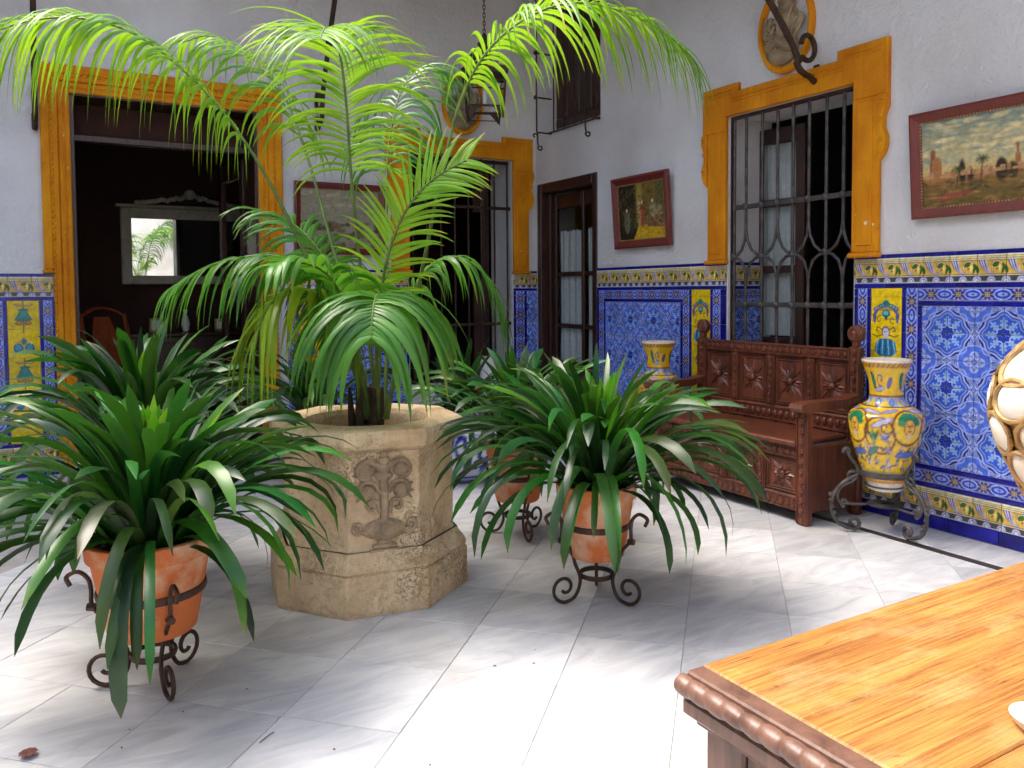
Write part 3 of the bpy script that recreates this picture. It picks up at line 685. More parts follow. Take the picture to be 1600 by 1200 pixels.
def field(parent, x0, x1, z0, z1, xoff=0, ph=0):
    """medallion tiles, cut at the edges; x positions counted from x0+xoff"""
    nz = round((z1 - z0) / TP); hz = (z1 - z0) / nz
    i = -1 if xoff > .02 else 0
    while True:
        a = x0 + xoff + i * TP; b = a + TP
        if a > x1 - .015: break
        a2, b2 = max(a, x0), min(b, x1)
        if b2 - a2 > .015:
            for j in range(nz):
                zc = z1 - (j + .5) * hz; ev = (i + ph) % 2 == 0; top = j % 2 == 0
                ang = {(True, True): 90, (False, True): 0, (True, False): 180, (False, False): 270}[ev, top]
                o = put('field_tile', ME_FIELD, parent, ((a2 + b2) / 2, -.001 - random.uniform(0, .0012), zc), (random.uniform(-.006, .006), -R_(ang), random.uniform(-.006, .006)))
                sx = (b2 - a2) / TP
                o.scale = (sx, 1, hz / TP) if ang % 180 == 0 else (hz / TP, 1, sx)
        i += 1
def figure(parent, xc, z0, z1, seed):
    H = z1 - z0; cv = figure_panel(seed, H); n = max(1, round(H / .19)); ny = cv.rgb.shape[0]
    for k in range(n):
        a, b = round(ny * k / n), round(ny * (k + 1) / n) + (1 if k < n - 1 else 0)
        put('figure_tile', tile_mesh('figure_tile', cv, .19, H / n, sl=(a, b), gap=.0014), parent, (xc, -.001, z0 + H * (k + .5) / n))
def panel(parent, x0, x1, dz=0.0, xoff=0, ph=0, left=True, right=True):
    """framed field: border band, inner trim, medallions. x0,x1 = outer edges of the border band"""
    Lv = levels(dz); zb0, zb1 = .2425, 1.2875 - dz
    a = x0 + (.07 if left else 0); b = x1 - (.07 if right else 0)
    if left: vert_border(parent, x0 + .035, zb0, zb1)
    if right: vert_border(parent, x1 - .035, zb0, zb1)
    hor_border(parent, a, b, Lv['bord0']); hor_border(parent, a, b, Lv['bord1'])
    row(parent, trim, a, b, Lv['it0'], .20, .001); row(parent, trim, a, b, Lv['it1'], .20, .001)
    fa, fb = a, b
    if left: vert_trim(parent, a + .012, .3375, 1.1925 - dz); fa = a + .024
    if right: vert_trim(parent, b - .012, .3375, 1.1925 - dz); fb = b - .024
    field(parent, fa, fb, .3375, 1.1925 - dz, xoff, ph)

# side wall, between the glazed door and the window
S = side_wall
dado_run(S, .988, 2.492)
vert_trim(S, 1.000, .2425, 1.2875); panel(S, 1.012, 2.122, xoff=.048, ph=1)
vert_trim(S, 2.134, .2425, 1.2875); figure(S, 2.241, .2425, 1.2875, 1); vert_trim(S, 2.348, .2425, 1.2875)
vert_border(S, 2.398, .2425, 1.2875, .076); vert_trim(S, 2.464, .2425, 1.2875, .052)
# side wall, beyond the window
dado_run(S, 3.508, 6.2)
vert_trim(S, 3.520, .2425, 1.2875); vert_border(S, 3.564, .2425, 1.2875, .062); vert_trim(S, 3.607, .2425, 1.2875)
figure(S, 3.714, .2425, 1.2875, 1); vert_trim(S, 3.821, .2425, 1.2875)
panel(S, 3.833, 5.45)
vert_trim(S, 5.462, .2425, 1.2875); figure(S, 5.569, .2425, 1.2875, 1); vert_trim(S, 5.676, .2425, 1.2875); vert_border(S, 5.723, .2425, 1.2875)
# window reveal facing the courtyard's mouth
rv = empty('reveal_dado', (2.501, .0, 0), math.pi / 2); rv.parent = S
for z, me in ((1.3125 + TP / 2, ME_FRIEZE),):
    for k in range(2): put('frieze_tile', me, rv, ((k + .5) * TP + .02, .0, z))
for k in range(2):
    put('trim_tile', trim(TP, .024), rv, ((k + .5) * TP + .02, 0, 1.300)); put('trim_tile', trim(TP, .024), rv, ((k + .5) * TP + .02, 0, 1.465))
    o = put('border_tile', ME_BORDER, rv, ((k + .5) * TP + .02, 0, 1.2525), (0, math.pi / 2, 0))
    for j in range(5): put('field_tile', ME_FIELD, rv, ((k + .5) * TP + .02, 0, 1.2175 - (j + .5) * TP), (0, -R_([90, 180][j % 2] if k else [0, 270][j % 2]), 0))
# back wall
B = back_wall
dado_run(B, -6.3, -4.03, .045)
vert_trim(B, -4.036, .2425, 1.2425, .016); vert_border(B, -4.072, .2425, 1.2425, .056); vert_trim(B, -4.112, .2425, 1.2425)
figure(B, -4.221, .2425, 1.2425, 0); vert_trim(B, -4.328, .2425, 1.2425); panel(B, -5.7, -4.34, .045)
dado_run(B, -2.39, -1.328)
vert_border(B, -2.355, .2425, 1.2875); vert_trim(B, -2.308, .2425, 1.2875); figure(B, -2.20, .2425, 1.2875, 1); vert_trim(B, -2.093, .2425, 1.2875)
panel(B, -2.081, -1.352); vert_trim(B, -1.340, .2425, 1.2875)
dado_run(B, -.262, -.002)
vert_trim(B, -.250, .2425, 1.2875); vert_border(B, -.190, .2425, 1.2875, .096); vert_trim(B, -.130, .2425, 1.2875); field(B, -.118, -.002, .2425, 1.2875, 0, 1)

# ------------------------------------------------------------------ floor
floor = empty('floor', (0, 0, 0), kind='structure')
MB().box(-7.6, .0, -9.5, 0.0, -.3, -.004).build('bed', M['grout'], floor, smooth=False)
PT = .386; O1, O2 = 1.994, -3.455
def clip(poly, a, b, c):
    out = []
    for i in range(len(poly)):
        p, q = poly[i], poly[(i + 1) % len(poly)]; dp = a * p[0] + b * p[1] - c; dq = a * q[0] + b * q[1] - c
        if dp <= 0: out.append(p)
        if dp * dq < 0: t = dp / (dp - dq); out.append((p[0] + t * (q[0] - p[0]), p[1] + t * (q[1] - p[1])))
    return out
def slab(poly, m, name='slab', parent=floor, h=.0):
    cx = sum(p[0] for p in poly) / len(poly); cy = sum(p[1] for p in poly) / len(poly); n = len(poly)
    ar = sum(poly[i][0] * poly[(i + 1) % n][1] - poly[(i + 1) % n][0] * poly[i][1] for i in range(n))
    if abs(ar) < .004: return
    if ar < 0: poly = poly[::-1]
    b = MB(); g = .0017
    loc = [(x - cx, y - cy) for x, y in poly]
    ins = [(x * (1 - g / max(.02, math.hypot(x, y))), y * (1 - g / max(.02, math.hypot(x, y)))) for x, y in loc]
    V = [(x, y, -.012) for x, y in ins] + [(x, y, -.0012) for x, y in ins] + [(x * .992, y * .992, 0) for x, y in ins]
    F = [tuple(range(2 * n, 3 * n))] + [(L + i, L + (i + 1) % n, L + n + (i + 1) % n, L + n + i) for L in (0, n) for i in range(n)]
    b.add(V, F).build(name, m, parent, smooth=False, loc=(cx, cy, h))
r2 = math.sqrt(.5); EDGE = .30
nslab = 0
for i in range(-9, 14):
    for j in range(-22, 12):
        a0, a1 = O1 + i * PT, O1 + (i + 1) * PT; b0, b1 = O2 + j * PT, O2 + (j + 1) * PT
        q = [((a + b) * r2, (b - a) * r2) for a, b in ((a0, b0), (a1, b0), (a1, b1), (a0, b1))]
        cx = sum(p[0] for p in q) / 4; cy = sum(p[1] for p in q) / 4
        if not (-5.3 < cx < .3 and -6.6 < cy < .3): continue
        if cx > -2.6 and cy < -5.9: continue
        q = clip(q, 1, 0, -EDGE - .06); q = clip(q, 0, 1, -EDGE - .06)
        if len(q) >= 3: slab(q, M['marble'], h=random.uniform(-.0006, .0006)); nslab += 1
ed = EDGE + .005
MB().box(-ed - .05, -ed, -9.4, -ed, -.012, 0).build('dark_inlay', M['dark_strip'], floor, smooth=False)
MB().box(-7.5, -ed - .0502, -ed - .05, -ed, -.012, 0).build('dark_inlay', M['dark_strip'], floor, smooth=False)
y = -ed
while y > -6.4:
    slab([(-ed + .002, y - .56), (-.012, y - .56), (-.012, y), (-ed + .002, y)], M['marble'], 'border_slab'); y -= .56
x = -.012
while x > -5.3:
    slab([(x - .56, -ed + .002), (x, -ed + .002), (x, -.012), (x - .56, -.012)], M['marble'], 'border_slab'); x -= .56
# ------------------------------------------------------------------ gallery above, rooms behind
g = MB(); g.box(-7.6, 0, -1.2, 0, 4.06, 4.30); g.build('gallery_floor', M['gallery_paint'], None, smooth=False); tag(bpy.data.objects['gallery_floor'], kind='structure')
g2 = MB().box(-1.85, 0, -9.5, -1.2005, 4.06, 4.30).build('gallery_floor', M['gallery_paint'], None, smooth=False); tag(g2, kind='structure')
def room(name, x0, x1, y0, y1, z1, m, zf=-.006):
    V = [(x0, y0, zf), (x1, y0, zf), (x1, y1, zf), (x0, y1, zf), (x0, y0, z1), (x1, y0, z1), (x1, y1, z1), (x0, y1, z1)]
    b = MB().add(V, [(0, 1, 2, 3), (4, 7, 6, 5), (1, 5, 6, 2), (2, 6, 7, 3), (0, 3, 7, 4)])
    o = b.build(name, M[m], None, smooth=False); tag(o, kind='structure'); return o
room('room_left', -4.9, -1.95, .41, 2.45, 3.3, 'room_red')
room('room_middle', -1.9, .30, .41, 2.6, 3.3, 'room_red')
def room_side(name, s0, s1, d1, z1, m):
    V = [(.41, -s0, -.006), (.41, -s1, -.006), (d1, -s1, -.006), (d1, -s0, -.006), (.41, -s0, z1), (.41, -s1, z1), (d1, -s1, z1), (d1, -s0, z1)]
    b = MB().add(V, [(0, 1, 2, 3), (4, 7, 6, 5), (1, 5, 6, 2), (2, 6, 7, 3), (0, 3, 7, 4)])
    tag(b.build(name, M[m], None, smooth=False), kind='structure')
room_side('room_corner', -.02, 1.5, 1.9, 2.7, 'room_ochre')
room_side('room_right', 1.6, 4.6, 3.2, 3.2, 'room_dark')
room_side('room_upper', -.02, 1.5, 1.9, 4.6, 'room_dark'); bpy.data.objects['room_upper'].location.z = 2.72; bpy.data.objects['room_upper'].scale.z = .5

# ------------------------------------------------------------------ ochre surrounds
def eared_surround(parent, xa, xb, ztop, zbot, dz, ear=.18, jw=.17, xo=None):
    """painted window surround with raised ears, moulded lintel, scroll brackets; opening xa..xb, top ztop"""
    lo, hi = xa - jw, xb + jw; zt = ztop + .155; ze = ztop + .21
    lin_ = [(lo - .05, ztop - .10), (lo - .05, ze), (xa + ear - .07, ze), (xa + ear - .07, zt), (xb - ear + .07, zt), (xb - ear + .07, ze), (hi + .05, ze), (hi + .05, ztop - .10), (hi, ztop - .10), (xb + .002, ztop - .10), (xb + .002, ztop), (xa - .002, ztop), (xa - .002, ztop - .10)]
    MB().prism(lin_, -.035, 0, .006).build('lintel', M['ochre'], parent, smooth=False)
    i1 = .04
    inn = [(lo - .01, ze - i1), (xa + ear - .07 - i1, ze - i1), (xa + ear - .07 - i1, zt - i1), (xb - ear + .07 + i1, zt - i1), (xb - ear + .07 + i1, ze - i1), (hi + .01, ze - i1)]
    for k, d in enumerate((0, .03)):
        pts = [(x, -.036, z - d * .8) for x, z in inn]
        b = MB()
        for p, q in zip(pts[:-1], pts[1:]):
            x0, x1 = sorted((p[0], q[0])); z0, z1 = sorted((p[2], q[2])); b.box(x0 - .006, x1 + .006, -.044 + .003 * k, -.030, z0 - .006, z1 + .006, .004)
        b.build('moulding', M['ochre'], parent, smooth=False)
    for s_, a, b_ in ((-1, lo, xa), (1, xb, hi)):
        j = MB().box(a, b_, -.035, 0, zbot, ztop - .1002, .006); j.build('jamb', M['ochre'], parent, smooth=False)
        e = lo if s_ < 0 else hi
        MB().box(a + .035, b_ - .05 if s_ < 0 else b_ - .035, -.043, -.030, zbot + .04, ztop - .12, .004).build('moulding', M['ochre'], parent, smooth=False)
        # scroll bracket under the ear
        br = MB(); x_ = lo - .022 if s_ < 0 else hi + .022
        prof = [(0, ztop - .10), (.05, ztop - .10), (.052, ztop - .16), (.028, ztop - .22), (.026, ztop - .28), (.046, ztop - .33), (.046, ztop - .38), (.03, ztop - .43), (0, ztop - .46)]
        br.prism([(e + s_ * u, z) for u, z in prof], -.05, -.001, .006)
        for zc, rr in ((ztop - .14, .02), (ztop - .24, .013), (ztop - .36, .02)):
            br.tube([(x_ + s_ * (u - .0), -.054, zc + v) for u, v in spiral((0, 0), rr, .004, .5, 6.5, 14)], .0045, 6)
        br.build('scroll_bracket', M['ochre'], parent)
        MB().box(a - .012, b_ + .012, -.06, 0, zbot - .028, zbot, .008).build('foot_moulding', M['ochre'], parent, smooth=False)
def iron_bar(b, x0, z0, x1, z1, y, r, n=8): b.tube([(x0, y, z0), (x1, y, z1)], r, n)

# side window with its grille
win = empty('window', (0, 0, 0), RZ, 'tall window with ochre surround and dark iron grille above the carved bench', 'window')
eared_surround(win, 2.50, 3.50, 2.465, 1.49, 0, jw=.17)
gx = [2.523, 2.628, 2.768, 2.897, 3.021, 3.145, 3.273, 3.395, 3.482]
yb = .035
top_z = 2.462
for i, x in enumerate(gx):
    b = MB()
    if i in (1, 3, 5, 7):      # these split into arches above and below the middle joint
        xl, xr = gx[i - 1], gx[i + 1]
        iron_bar(b, x, 1.66, x, top_z, yb, .011)
        for xe, s_ in ((xl, -1), (xr, 1)):
            b.tube([(x + (xe - x) * u, yb, z) for u, z in ((0, 1.70), (.10, 1.62), (.35, 1.555), (.7, 1.52), (.98, 1.512))], .010, 8)
            b.tube([(x + (xe - x) * u, yb, z) for u, z in ((.98, 1.508), (.6, 1.495), (.25, 1.46), (.07, 1.40), (0, 1.34))], .010, 8)
        iron_bar(b, x, .405, x, 1.37, yb, .011)
    else: iron_bar(b, x, .405, x, top_z, yb, .011)
    b.build('grille_bar', M['grey_iron'], win)
for zc in (1.845, 1.185, .62):
    MB().box(2.497, 3.503, yb - .007, yb + .007, zc - .016, zc + .016, .003).build('grille_crossbar', M['grey_iron'], win, smooth=False)
    for x in gx[1:]: MB().ball((x, yb - .012, zc), .025, .016, .025, 8, 5).build('grille_knot', M['grey_iron'], win)
for x in gx[0::2]: MB().ball((x, yb - .008, 1.51), .026, .017, .026, 8, 5).build('grille_knot', M['grey_iron'], win)
MB().box(2.49, 3.51, .02, .055, 2.445, 2.4649).build('grille_frame', M['dark_wood'], win, smooth=False)
for x0, x1 in ((2.5005, 2.513), (3.49, 3.4995)): MB().box(x0, x1, .02, .06, .41, 2.444).build('grille_frame', M['dark_wood'], win, smooth=False)
# inner casement, one leaf ajar with a lace curtain
lf = empty('casement', (2.44, .31, 0), R_(8)); lf.parent = win
for x0, x1 in ((0, .075), (.34, .41)): MB().box(x0, x1, -.02, .02, .45, 2.40, .006).build('stile', M['dark_wood'], lf, smooth=False)
for z0, z1 in ((.45, .95), (1.40, 1.45), (1.86, 1.91), (2.30, 2.40)): MB().box(.0752, .3398, -.018, .018, z0, z1, .005).build('rail', M['dark_wood'], lf, smooth=False)
def drape(x0, x1, z0, z1, y, folds=7, amp=.012, n=48, ruffle=False):
    b = MB(); V = []; F = []
    for j in range(9):
        t = j / 8; z = z0 + (z1 - z0) * t
        for i in range(n + 1):
            u = i / n; V.append((x0 + (x1 - x0) * u, y + amp * math.sin(u * folds * 6.28 + .6 * math.sin(t * 3)) * (.5 + .5 * (1 - t)) + amp * .3 * math.sin(u * 23), z + (.008 * math.sin(u * folds * 6.28 * 1.5) if ruffle and j == 8 else 0)))
    for j in range(8):
        for i in range(n): a = j * (n + 1) + i; F.append((a, a + 1, a + n + 2, a + n + 1))
    return b.add(V, F)
drape(.08, .335, .96, 2.30, .045, 6).build('curtain', M['curtain'], lf)
for z0, z1 in ((.95, 1.40), (1.45, 1.86), (1.91, 2.30)): MB().box(.0755, .3395, -.002, .002, z0 + .001, z1 - .001).build('pane', M['glass'], lf, smooth=False)
MB().box(2.5, 3.5, .30, .36, .40, .47).build('sill', M['dark_wood'], win, smooth=False)
lf2 = empty('casement', (3.52, .44, 0), R_(98)); lf2.parent = win
for x0, x1 in ((0, .07), (.36, .43)): MB().box(x0, x1, -.02, .02, .45, 2.40, .006).build('stile', M['dark_wood'], lf2, smooth=False)
for z0, z1 in ((.45, .95), (1.40, 1.45), (1.86, 1.91), (2.30, 2.40)): MB().box(.0702, .3598, -.018, .018, z0, z1, .005).build('rail', M['dark_wood'], lf2, smooth=False)

# back window with grille
win2 = empty('window', (0, 0, 0), 0, 'dark grilled window with ochre surround in the back wall behind the palm', 'window')
eared_surround(win2, -1.32, -.268, 2.505, 1.475, 0, jw=.165)
for i in range(8):
    x = -1.26 + i * .137
    MB().tube([(x, .04, .462), (x, .04, 2.503)], .009, 8).build('grille_bar', M['iron'], win2)
for zc in (2.06, .98):
    MB().box(-1.322, -.266, .032, .048, zc - .014, zc + .014, .003).build('grille_crossbar', M['iron'], win2, smooth=False)
    for i in range(8): MB().ball((-1.26 + i * .137, .026, zc), .021, .014, .021, 8, 5).build('grille_knot', M['iron'], win2)
MB().box(-1.319, -.269, .07, .10, 2.475, 2.5045).build('lintel_board', M['dark_wood'], win2, smooth=False)
for x0, x1 in ((-.40, -.34),): MB().box(x0, x1, .33, .40, .47, 2.45, .006).build('stile', M['dark_wood'], win2, smooth=False)
for z0, z1 in ((.47, 1.35), (2.05, 2.45)): MB().box(-.50, -.4002, .345, .385, z0, z1, .006).build('shutter', M['dark_wood'], win2, smooth=False)
MB().box(-1.318, -.27, .05, .415, .461, .475).build('sill', M['dark_wood'], win2, smooth=False)

# glazed door in the corner
dr = empty('door', (0, 0, 0), RZ, 'dark brown glazed door with white curtains in the corner', 'door')
for x0, x1 in ((.031, .10), (.915, .984)): MB().box(x0, x1, -.012, .12, -.004, 2.294, .008).build('jamb', M['dark_wood'], dr, smooth=False)
MB().box(.1002, .9148, -.011, .12, 2.20, 2.2938, .008).build('lintel', M['dark_wood'], dr, smooth=False)
MB().box(.1003, .16, .05, .12, 0, 2.1998, .006).build('jamb', M['dark_wood'], dr, smooth=False)
MB().box(.855, .9147, .05, .12, 0, 2.1998, .006).build('jamb', M['dark_wood'], dr, smooth=False)
lfd = empty('leaf_frame', (.165, .10, 0), 0); lfd.parent = dr
for x0, x1 in ((0, .055), (.46, .50), (.63, .685)): MB().box(x0, x1, -.02, .02, .01, 2.18, .006).build('stile', M['dark_wood'], lfd, smooth=False)
zr = ((.01, .62), (.94, .98), (1.42, 1.46), (2.05, 2.18))
for x0, x1 in ((.0552, .4598), (.5002, .6298)):
    for z0, z1 in zr: MB().box(x0, x1, -.017, .017, z0, z1, .004).build('rail', M['dark_wood'], lfd, smooth=False)
    for (a, b_), (c, d) in zip(zr[:-1], zr[1:]): MB().box(x0 + .0005, x1 - .0005, -.002, .002, b_ + .001, c - .001).build('pane', M['glass'], lfd, smooth=False)
    drape(x0 + .004, x1 - .004, .63, 1.84, .030, 4 if x0 < .2 else 2, .012, ruffle=True).build('curtain', M['curtain'], lfd)

# doorway with enriched ochre architrave
dw = empty('doorway', (0, 0, 0), 0, 'wide doorway with ochre bead moulded architrave opening on a dark room', 'doorway')
def frame_ring(x0, x1, zt, w, y0, y1, b=.006, zb=0.0, xin=None):
    """left jamb, right jamb and head of width w around an opening"""
    out = []
    out.append(MB().box(x0 - w, x0, y0, y1, zb, zt + w, b)); out.append(MB().box(x1, x1 + w, y0, y1, zb, zt + w, b)); out.append(MB().box(x0 + .0003, x1 - .0003, y0, y1, zt, zt + w, b)); return out
for nm, off, w, y0 in (('architrave', 0.0, .075, -.030), ('architrave', .0755, .05, -.042)):
    for b in frame_ring(-3.90 - off, -2.60 + off, 2.71 + off, w, y0, 0): b.build(nm, M['ochre'], dw, smooth=False)
# outer band is wider above the dado
for x0, x1 in ((-4.085, -4.0262), (-2.4738, -2.415)):
    MB().box(x0, x1, -.05, 0, 1.46, 2.90, .008).build('architrave', M['ochre'], dw, smooth=False)
    MB().box(x0 - .012, x1 + .012 if x0 > -3 else x1, -.06, 0, 1.435, 1.4598, .008).build('foot_moulding', M['ochre'], dw, smooth=False)
MB().box(-4.0260, -2.4740, -.05, 0, 2.8362, 2.90, .008).build('architrave', M['ochre'], dw, smooth=False)
def beads(pts, r, step):
    b = MB()
    for (xa, za), (xb, zb) in zip(pts[:-1], pts[1:]):
        L = math.hypot(xb - xa, zb - za); n = max(1, int(L / step))
        for k in range(n):
            t = (k + .5) / n; x, z = xa + (xb - xa) * t, za + (zb - za) * t
            dx, dz = (xb - xa) / L, (zb - za) / L
            b.ball((x, 0, z), r * (1 + .5 * abs(dx)), r * .8, r * (1 + .5 * abs(dz)), 6, 4)
    return b
for off, y, r, st in ((.040, -.031, .010, .026), (.118, -.043, .012, .040)):
    pts = [(-3.90 - off, .05), (-3.90 - off, 2.71 + off), (-2.60 + off, 2.71 + off), (-2.60 + off, .05)]
    for a, b_ in zip(pts[:-1], pts[1:]): beads([a, b_], r, st).build('bead_moulding', M['ochre'], dw, loc=(0, y, 0))
MB().box(-3.8745, -2.6255, .25, .32, 2.42, 2.47, .006).build('transom_bar', M['dark_wood'], dw, smooth=False)
MB().box(-3.8745, -2.6255, .30, .31, 2.4702, 2.6990).build('transom_panel', M['room_red'], dw, smooth=False)
for x0, x1 in ((-3.899, -3.875), (-2.625, -2.601)): MB().box(x0, x1, .002, .414, 0, 2.699).build('inner_jamb', M['dark_wood'], dw, smooth=False)
MB().box(-3.8748, -2.6252, .002, .414, 2.6992, 2.7095).build('head_lining', M['dark_wood'], dw, smooth=False)
dl = empty('door_leaf', (-2.62, .40, 0), R_(97)); dl.parent = dw
for x0, x1 in ((0, .09), (.55, .64)): MB().box(x0, x1, -.02, .02, .01, 2.40, .006).build('stile', M['dark_wood'], dl, smooth=False)
for z0, z1 in ((.01, .80), (1.2, 1.25), (2.25, 2.40)): MB().box(.0902, .5498, -.017, .017, z0, z1, .005).build('rail', M['dark_wood'], dl, smooth=False)
MB().tube(smooth_pts([(.60, .03, 1.05), (.60, .07, 1.05), (.58, .075, 1.05), (.50, .07, 1.04)], 4), .008, 8).build('handle', M['gilt'], dl)

# ------------------------------------------------------------------ iron struts under the gallery
def strut(foot, head, label, scroll_dir=None):
    f, h = Vector(foot), Vector(head); d = (h - f).normalized()
    o = empty('iron_strut', f, 0, label, 'strut', 'iron struts under the gallery')
    out = Vector((h.x - f.x, h.y - f.y, 0)).normalized()
    rel = h - f
    pts = [(-out * .01 + Vector((0, 0, .10))), Vector((0, 0, .05)) - out * .03, Vector((0, 0, .0)), out * .05 + Vector((0, 0, .02)) * 1, out * .10 + d * .10, d * .45, rel]
    b = MB().tube(smooth_pts(pts, 5), .019, 8); b.build('rod', M['iron'], o)
    c = d * .70
    MB().tube([c - d * .018, c + d * .018], .027, 8).build('collar', M['iron'], o)
    base = out * .06 + d * .16; up = Vector((0, 0, 1))
    sp = [base - out * u + up * v for u, v in spiral((.10, .09), .085, .06, -2.2, 3.0, 16)]
    MB().tube([base - out * .02 - up * .01] + sp, .016, 8).build('scroll', M['iron'], o)
    return o
strut((-.03, -3.236, 2.535), (-1.79, -3.417, 4.058), 'iron strut with curled foot crossing the oval plaque over the bench window')
strut((-2.123, -.03, 2.62), (-2.16, -1.0, 4.058), 'iron strut on the back wall rising behind the tallest palm frond')
strut((-4.115, -.03, 2.44), (-4.08, -1.0, 4.058), 'iron strut on the back wall beside the doorway architrave')

# ------------------------------------------------------------------ lantern on its chain
LX, LY = -1.035, -.9
ln = empty('hanging_lantern', (LX, LY, 2.625), R_(-22), 'black iron hanging lantern with glass sides in front of the back wall', 'lantern')
hw = .15; bt = .90
for sx in (-1, 1):
    for sy in (-1, 1): MB().tube([(sx * hw * bt, sy * hw * bt, .10), (sx * hw, sy * hw, .36)], .008, 6).build('post', M['iron'], ln)
for s_, ax in ((-1, 0), (1, 0), (-1, 1), (1, 1)):
    p0, p1 = ((-1, s_), (1, s_)) if ax == 0 else ((s_, -1), (s_, 1))
    MB().tube([(p0[0] * hw * bt, p0[1] * hw * bt, .10), (p1[0] * hw * bt, p1[1] * hw * bt, .10)], .009, 6).build('rail', M['iron'], ln)
    MB().tube([(p0[0] * hw * .97, p0[1] * hw * .97, .30), (p1[0] * hw * .97, p1[1] * hw * .97, .30)], .006, 6).build('rail', M['iron'], ln)
    q = [(p0[0] * hw * (bt - .02), p0[1] * hw * (bt - .02), .11), (p1[0] * hw * (bt - .02), p1[1] * hw * (bt - .02), .11), (p1[0] * hw * .97, p1[1] * hw * .97, .355), (p0[0] * hw * .97, p0[1] * hw * .97, .355)]
    MB().add(q, [(0, 1, 2, 3)]).build('pane', M['glass'], ln, smooth=False)
    for u in (-1, 1):
        A = Vector((p0[0], p0[1], 0)) if u < 0 else Vector((p1[0], p1[1], 0)); Bv = Vector((p1[0], p1[1], 0)) if u < 0 else Vector((p0[0], p0[1], 0))
        A = A * hw * bt; Bv = Bv * hw * bt; inn = A + (Bv - A) * .33
        MB().add([(A.x, A.y, .0), (A.x, A.y, .10), (inn.x, inn.y, .10)], [(0, 1, 2)]).build('corner_foot', M['iron'], ln, smooth=False)
    MB().tube([Vector((p0[0], p0[1], 0)) * hw * bt * .9 + Vector((0, 0, .035)), Vector((p1[0], p1[1], 0)) * hw * bt * .9 + Vector((0, 0, .035))], .004, 5).build('rail', M['iron'], ln)
MB().lathe([(hw * 1.50, .345), (hw * 1.58, .355), (hw * 1.58, .40), (hw * 1.42, .41)], 4, ph=math.pi / 4, close=True).build('cornice', M['iron'], ln, smooth=False)
MB().lathe([(hw * 1.25, .41), (hw * .8, .44), (hw * .42, .47), (.05, .50), (.045, .52), (.062, .53), (.062, .545), (.03, .56), (.035, .58), (.055, .60), (.055, .615), (.022, .63), (.022, .67), (.012, .69)], 16, close=True).build('crown_roof', M['iron'], ln)
for k in range(4):
    a = k * math.pi / 2 + math.pi / 4; c, s_ = math.cos(a), math.sin(a)
    pts = [(c * u, s_ * u, v) for u, v in ((.185, .39), (.20, .43), (.185, .475), (.14, .49), (.12, .47), (.14, .455))]
    MB().tube(smooth_pts(pts, 4), .013, 6, flat=.35).build('scroll', M['iron'], ln)
MB().lathe([(.018, .12), (.018, .24), (.010, .25), (.006, .265)], 10, close=True).build('candle', M['candle'], ln)
ch = MB()
z = .69; k = 0
while z < 1.42:
    pts = [((.010 * math.cos(t) if k % 2 == 0 else 0), (0 if k % 2 == 0 else .010 * math.cos(t)), z + .018 + .020 * math.sin(t)) for t in [i * math.pi / 4 for i in range(9)]]
    ch.tube(pts, .0035, 5, cap=False); z += .031; k += 1
ch.build('chain', M['iron'], ln)

# ------------------------------------------------------------------ oval plaques with relief
def plaque(parent_rz, loc, label, seed, ra=.215, rb=.285):
    o = empty('relief_plaque', loc, parent_rz, label, 'plaque', 'oval relief plaques over the windows'); rn = random.Random(seed)
    n = 40; V = []; F = []
    prof = ((1.0, 0), (1.0, -.03), (.96, -.042), (.88, -.04), (.83, -.022), (.83, -.004))
    for s_, y in prof:
        for k in range(n): a = 2 * math.pi * k / n; V.append((ra * s_ * math.cos(a), y, rb * s_ * math.sin(a)))
    for i in range(len(prof) - 1):
        for k in range(n): F.append((i * n + k, i * n + (k + 1) % n, (i + 1) * n + (k + 1) % n, (i + 1) * n + k))
    MB().add(V, F).build('ring', M['ochre'], o)
    MB().add([(ra * .84 * math.cos(2 * math.pi * k / n), -.005, rb * .84 * math.sin(2 * math.pi * k / n)) for k in range(n)], [tuple(range(n))]).build('plaque_ground', M['plaster'], o, smooth=False)
    b = MB()
    b.ball((.02, -.02, .14), .055, .045, .065, 12, 8)                       # head
    b.ball((.015, -.018, .02), .10, .04, .11, 14, 8); b.ball((-.03, -.015, -.13), .135, .04, .10, 14, 8)
    for k in range(16):
        a = rn.uniform(-1, 1); x = rn.uniform(-.11, .09); z = -.17 + .16 * rn.random()
        b.tube(smooth_pts([(x, -.045, z), (x + .04 * a, -.058, z + .06), (x + .05 * a + .02, -.05, z + .12)], 4), [.010 + .006 * rn.random()] * 9, 6)
    for k in range(10): b.ball((.02 + .05 * math.cos(k * .7), -.035, .15 + .055 * math.sin(k * .7)), .022, .02, .022, 7, 5)
    b.tube(smooth_pts([(.09, -.03, .06), (.14, -.045, .03), (.13, -.05, -.02), (.10, -.05, -.03)], 4), .018, 7)
    b.tube(smooth_pts([(-.06, -.03, .05), (-.13, -.04, .03), (-.12, -.05, -.04), (-.05, -.055, -.05)], 4), .024, 7)
    b.tube(smooth_pts([(-.12, -.03, -.10), (-.04, -.06, -.08), (.06, -.06, -.13), (.10, -.04, -.12)], 4), .035, 8)
    b.build('relief_figure', M['relief_stone'], o)
plaque(RZ, (0, -3.00, 2.925), 'ochre ringed oval plaque with a carved figure above the bench window', 1)
plaque(0, (-.79, 0, 2.965), 'oval relief plaque over the back window half hidden by palm and lantern', 2, .20, .27)

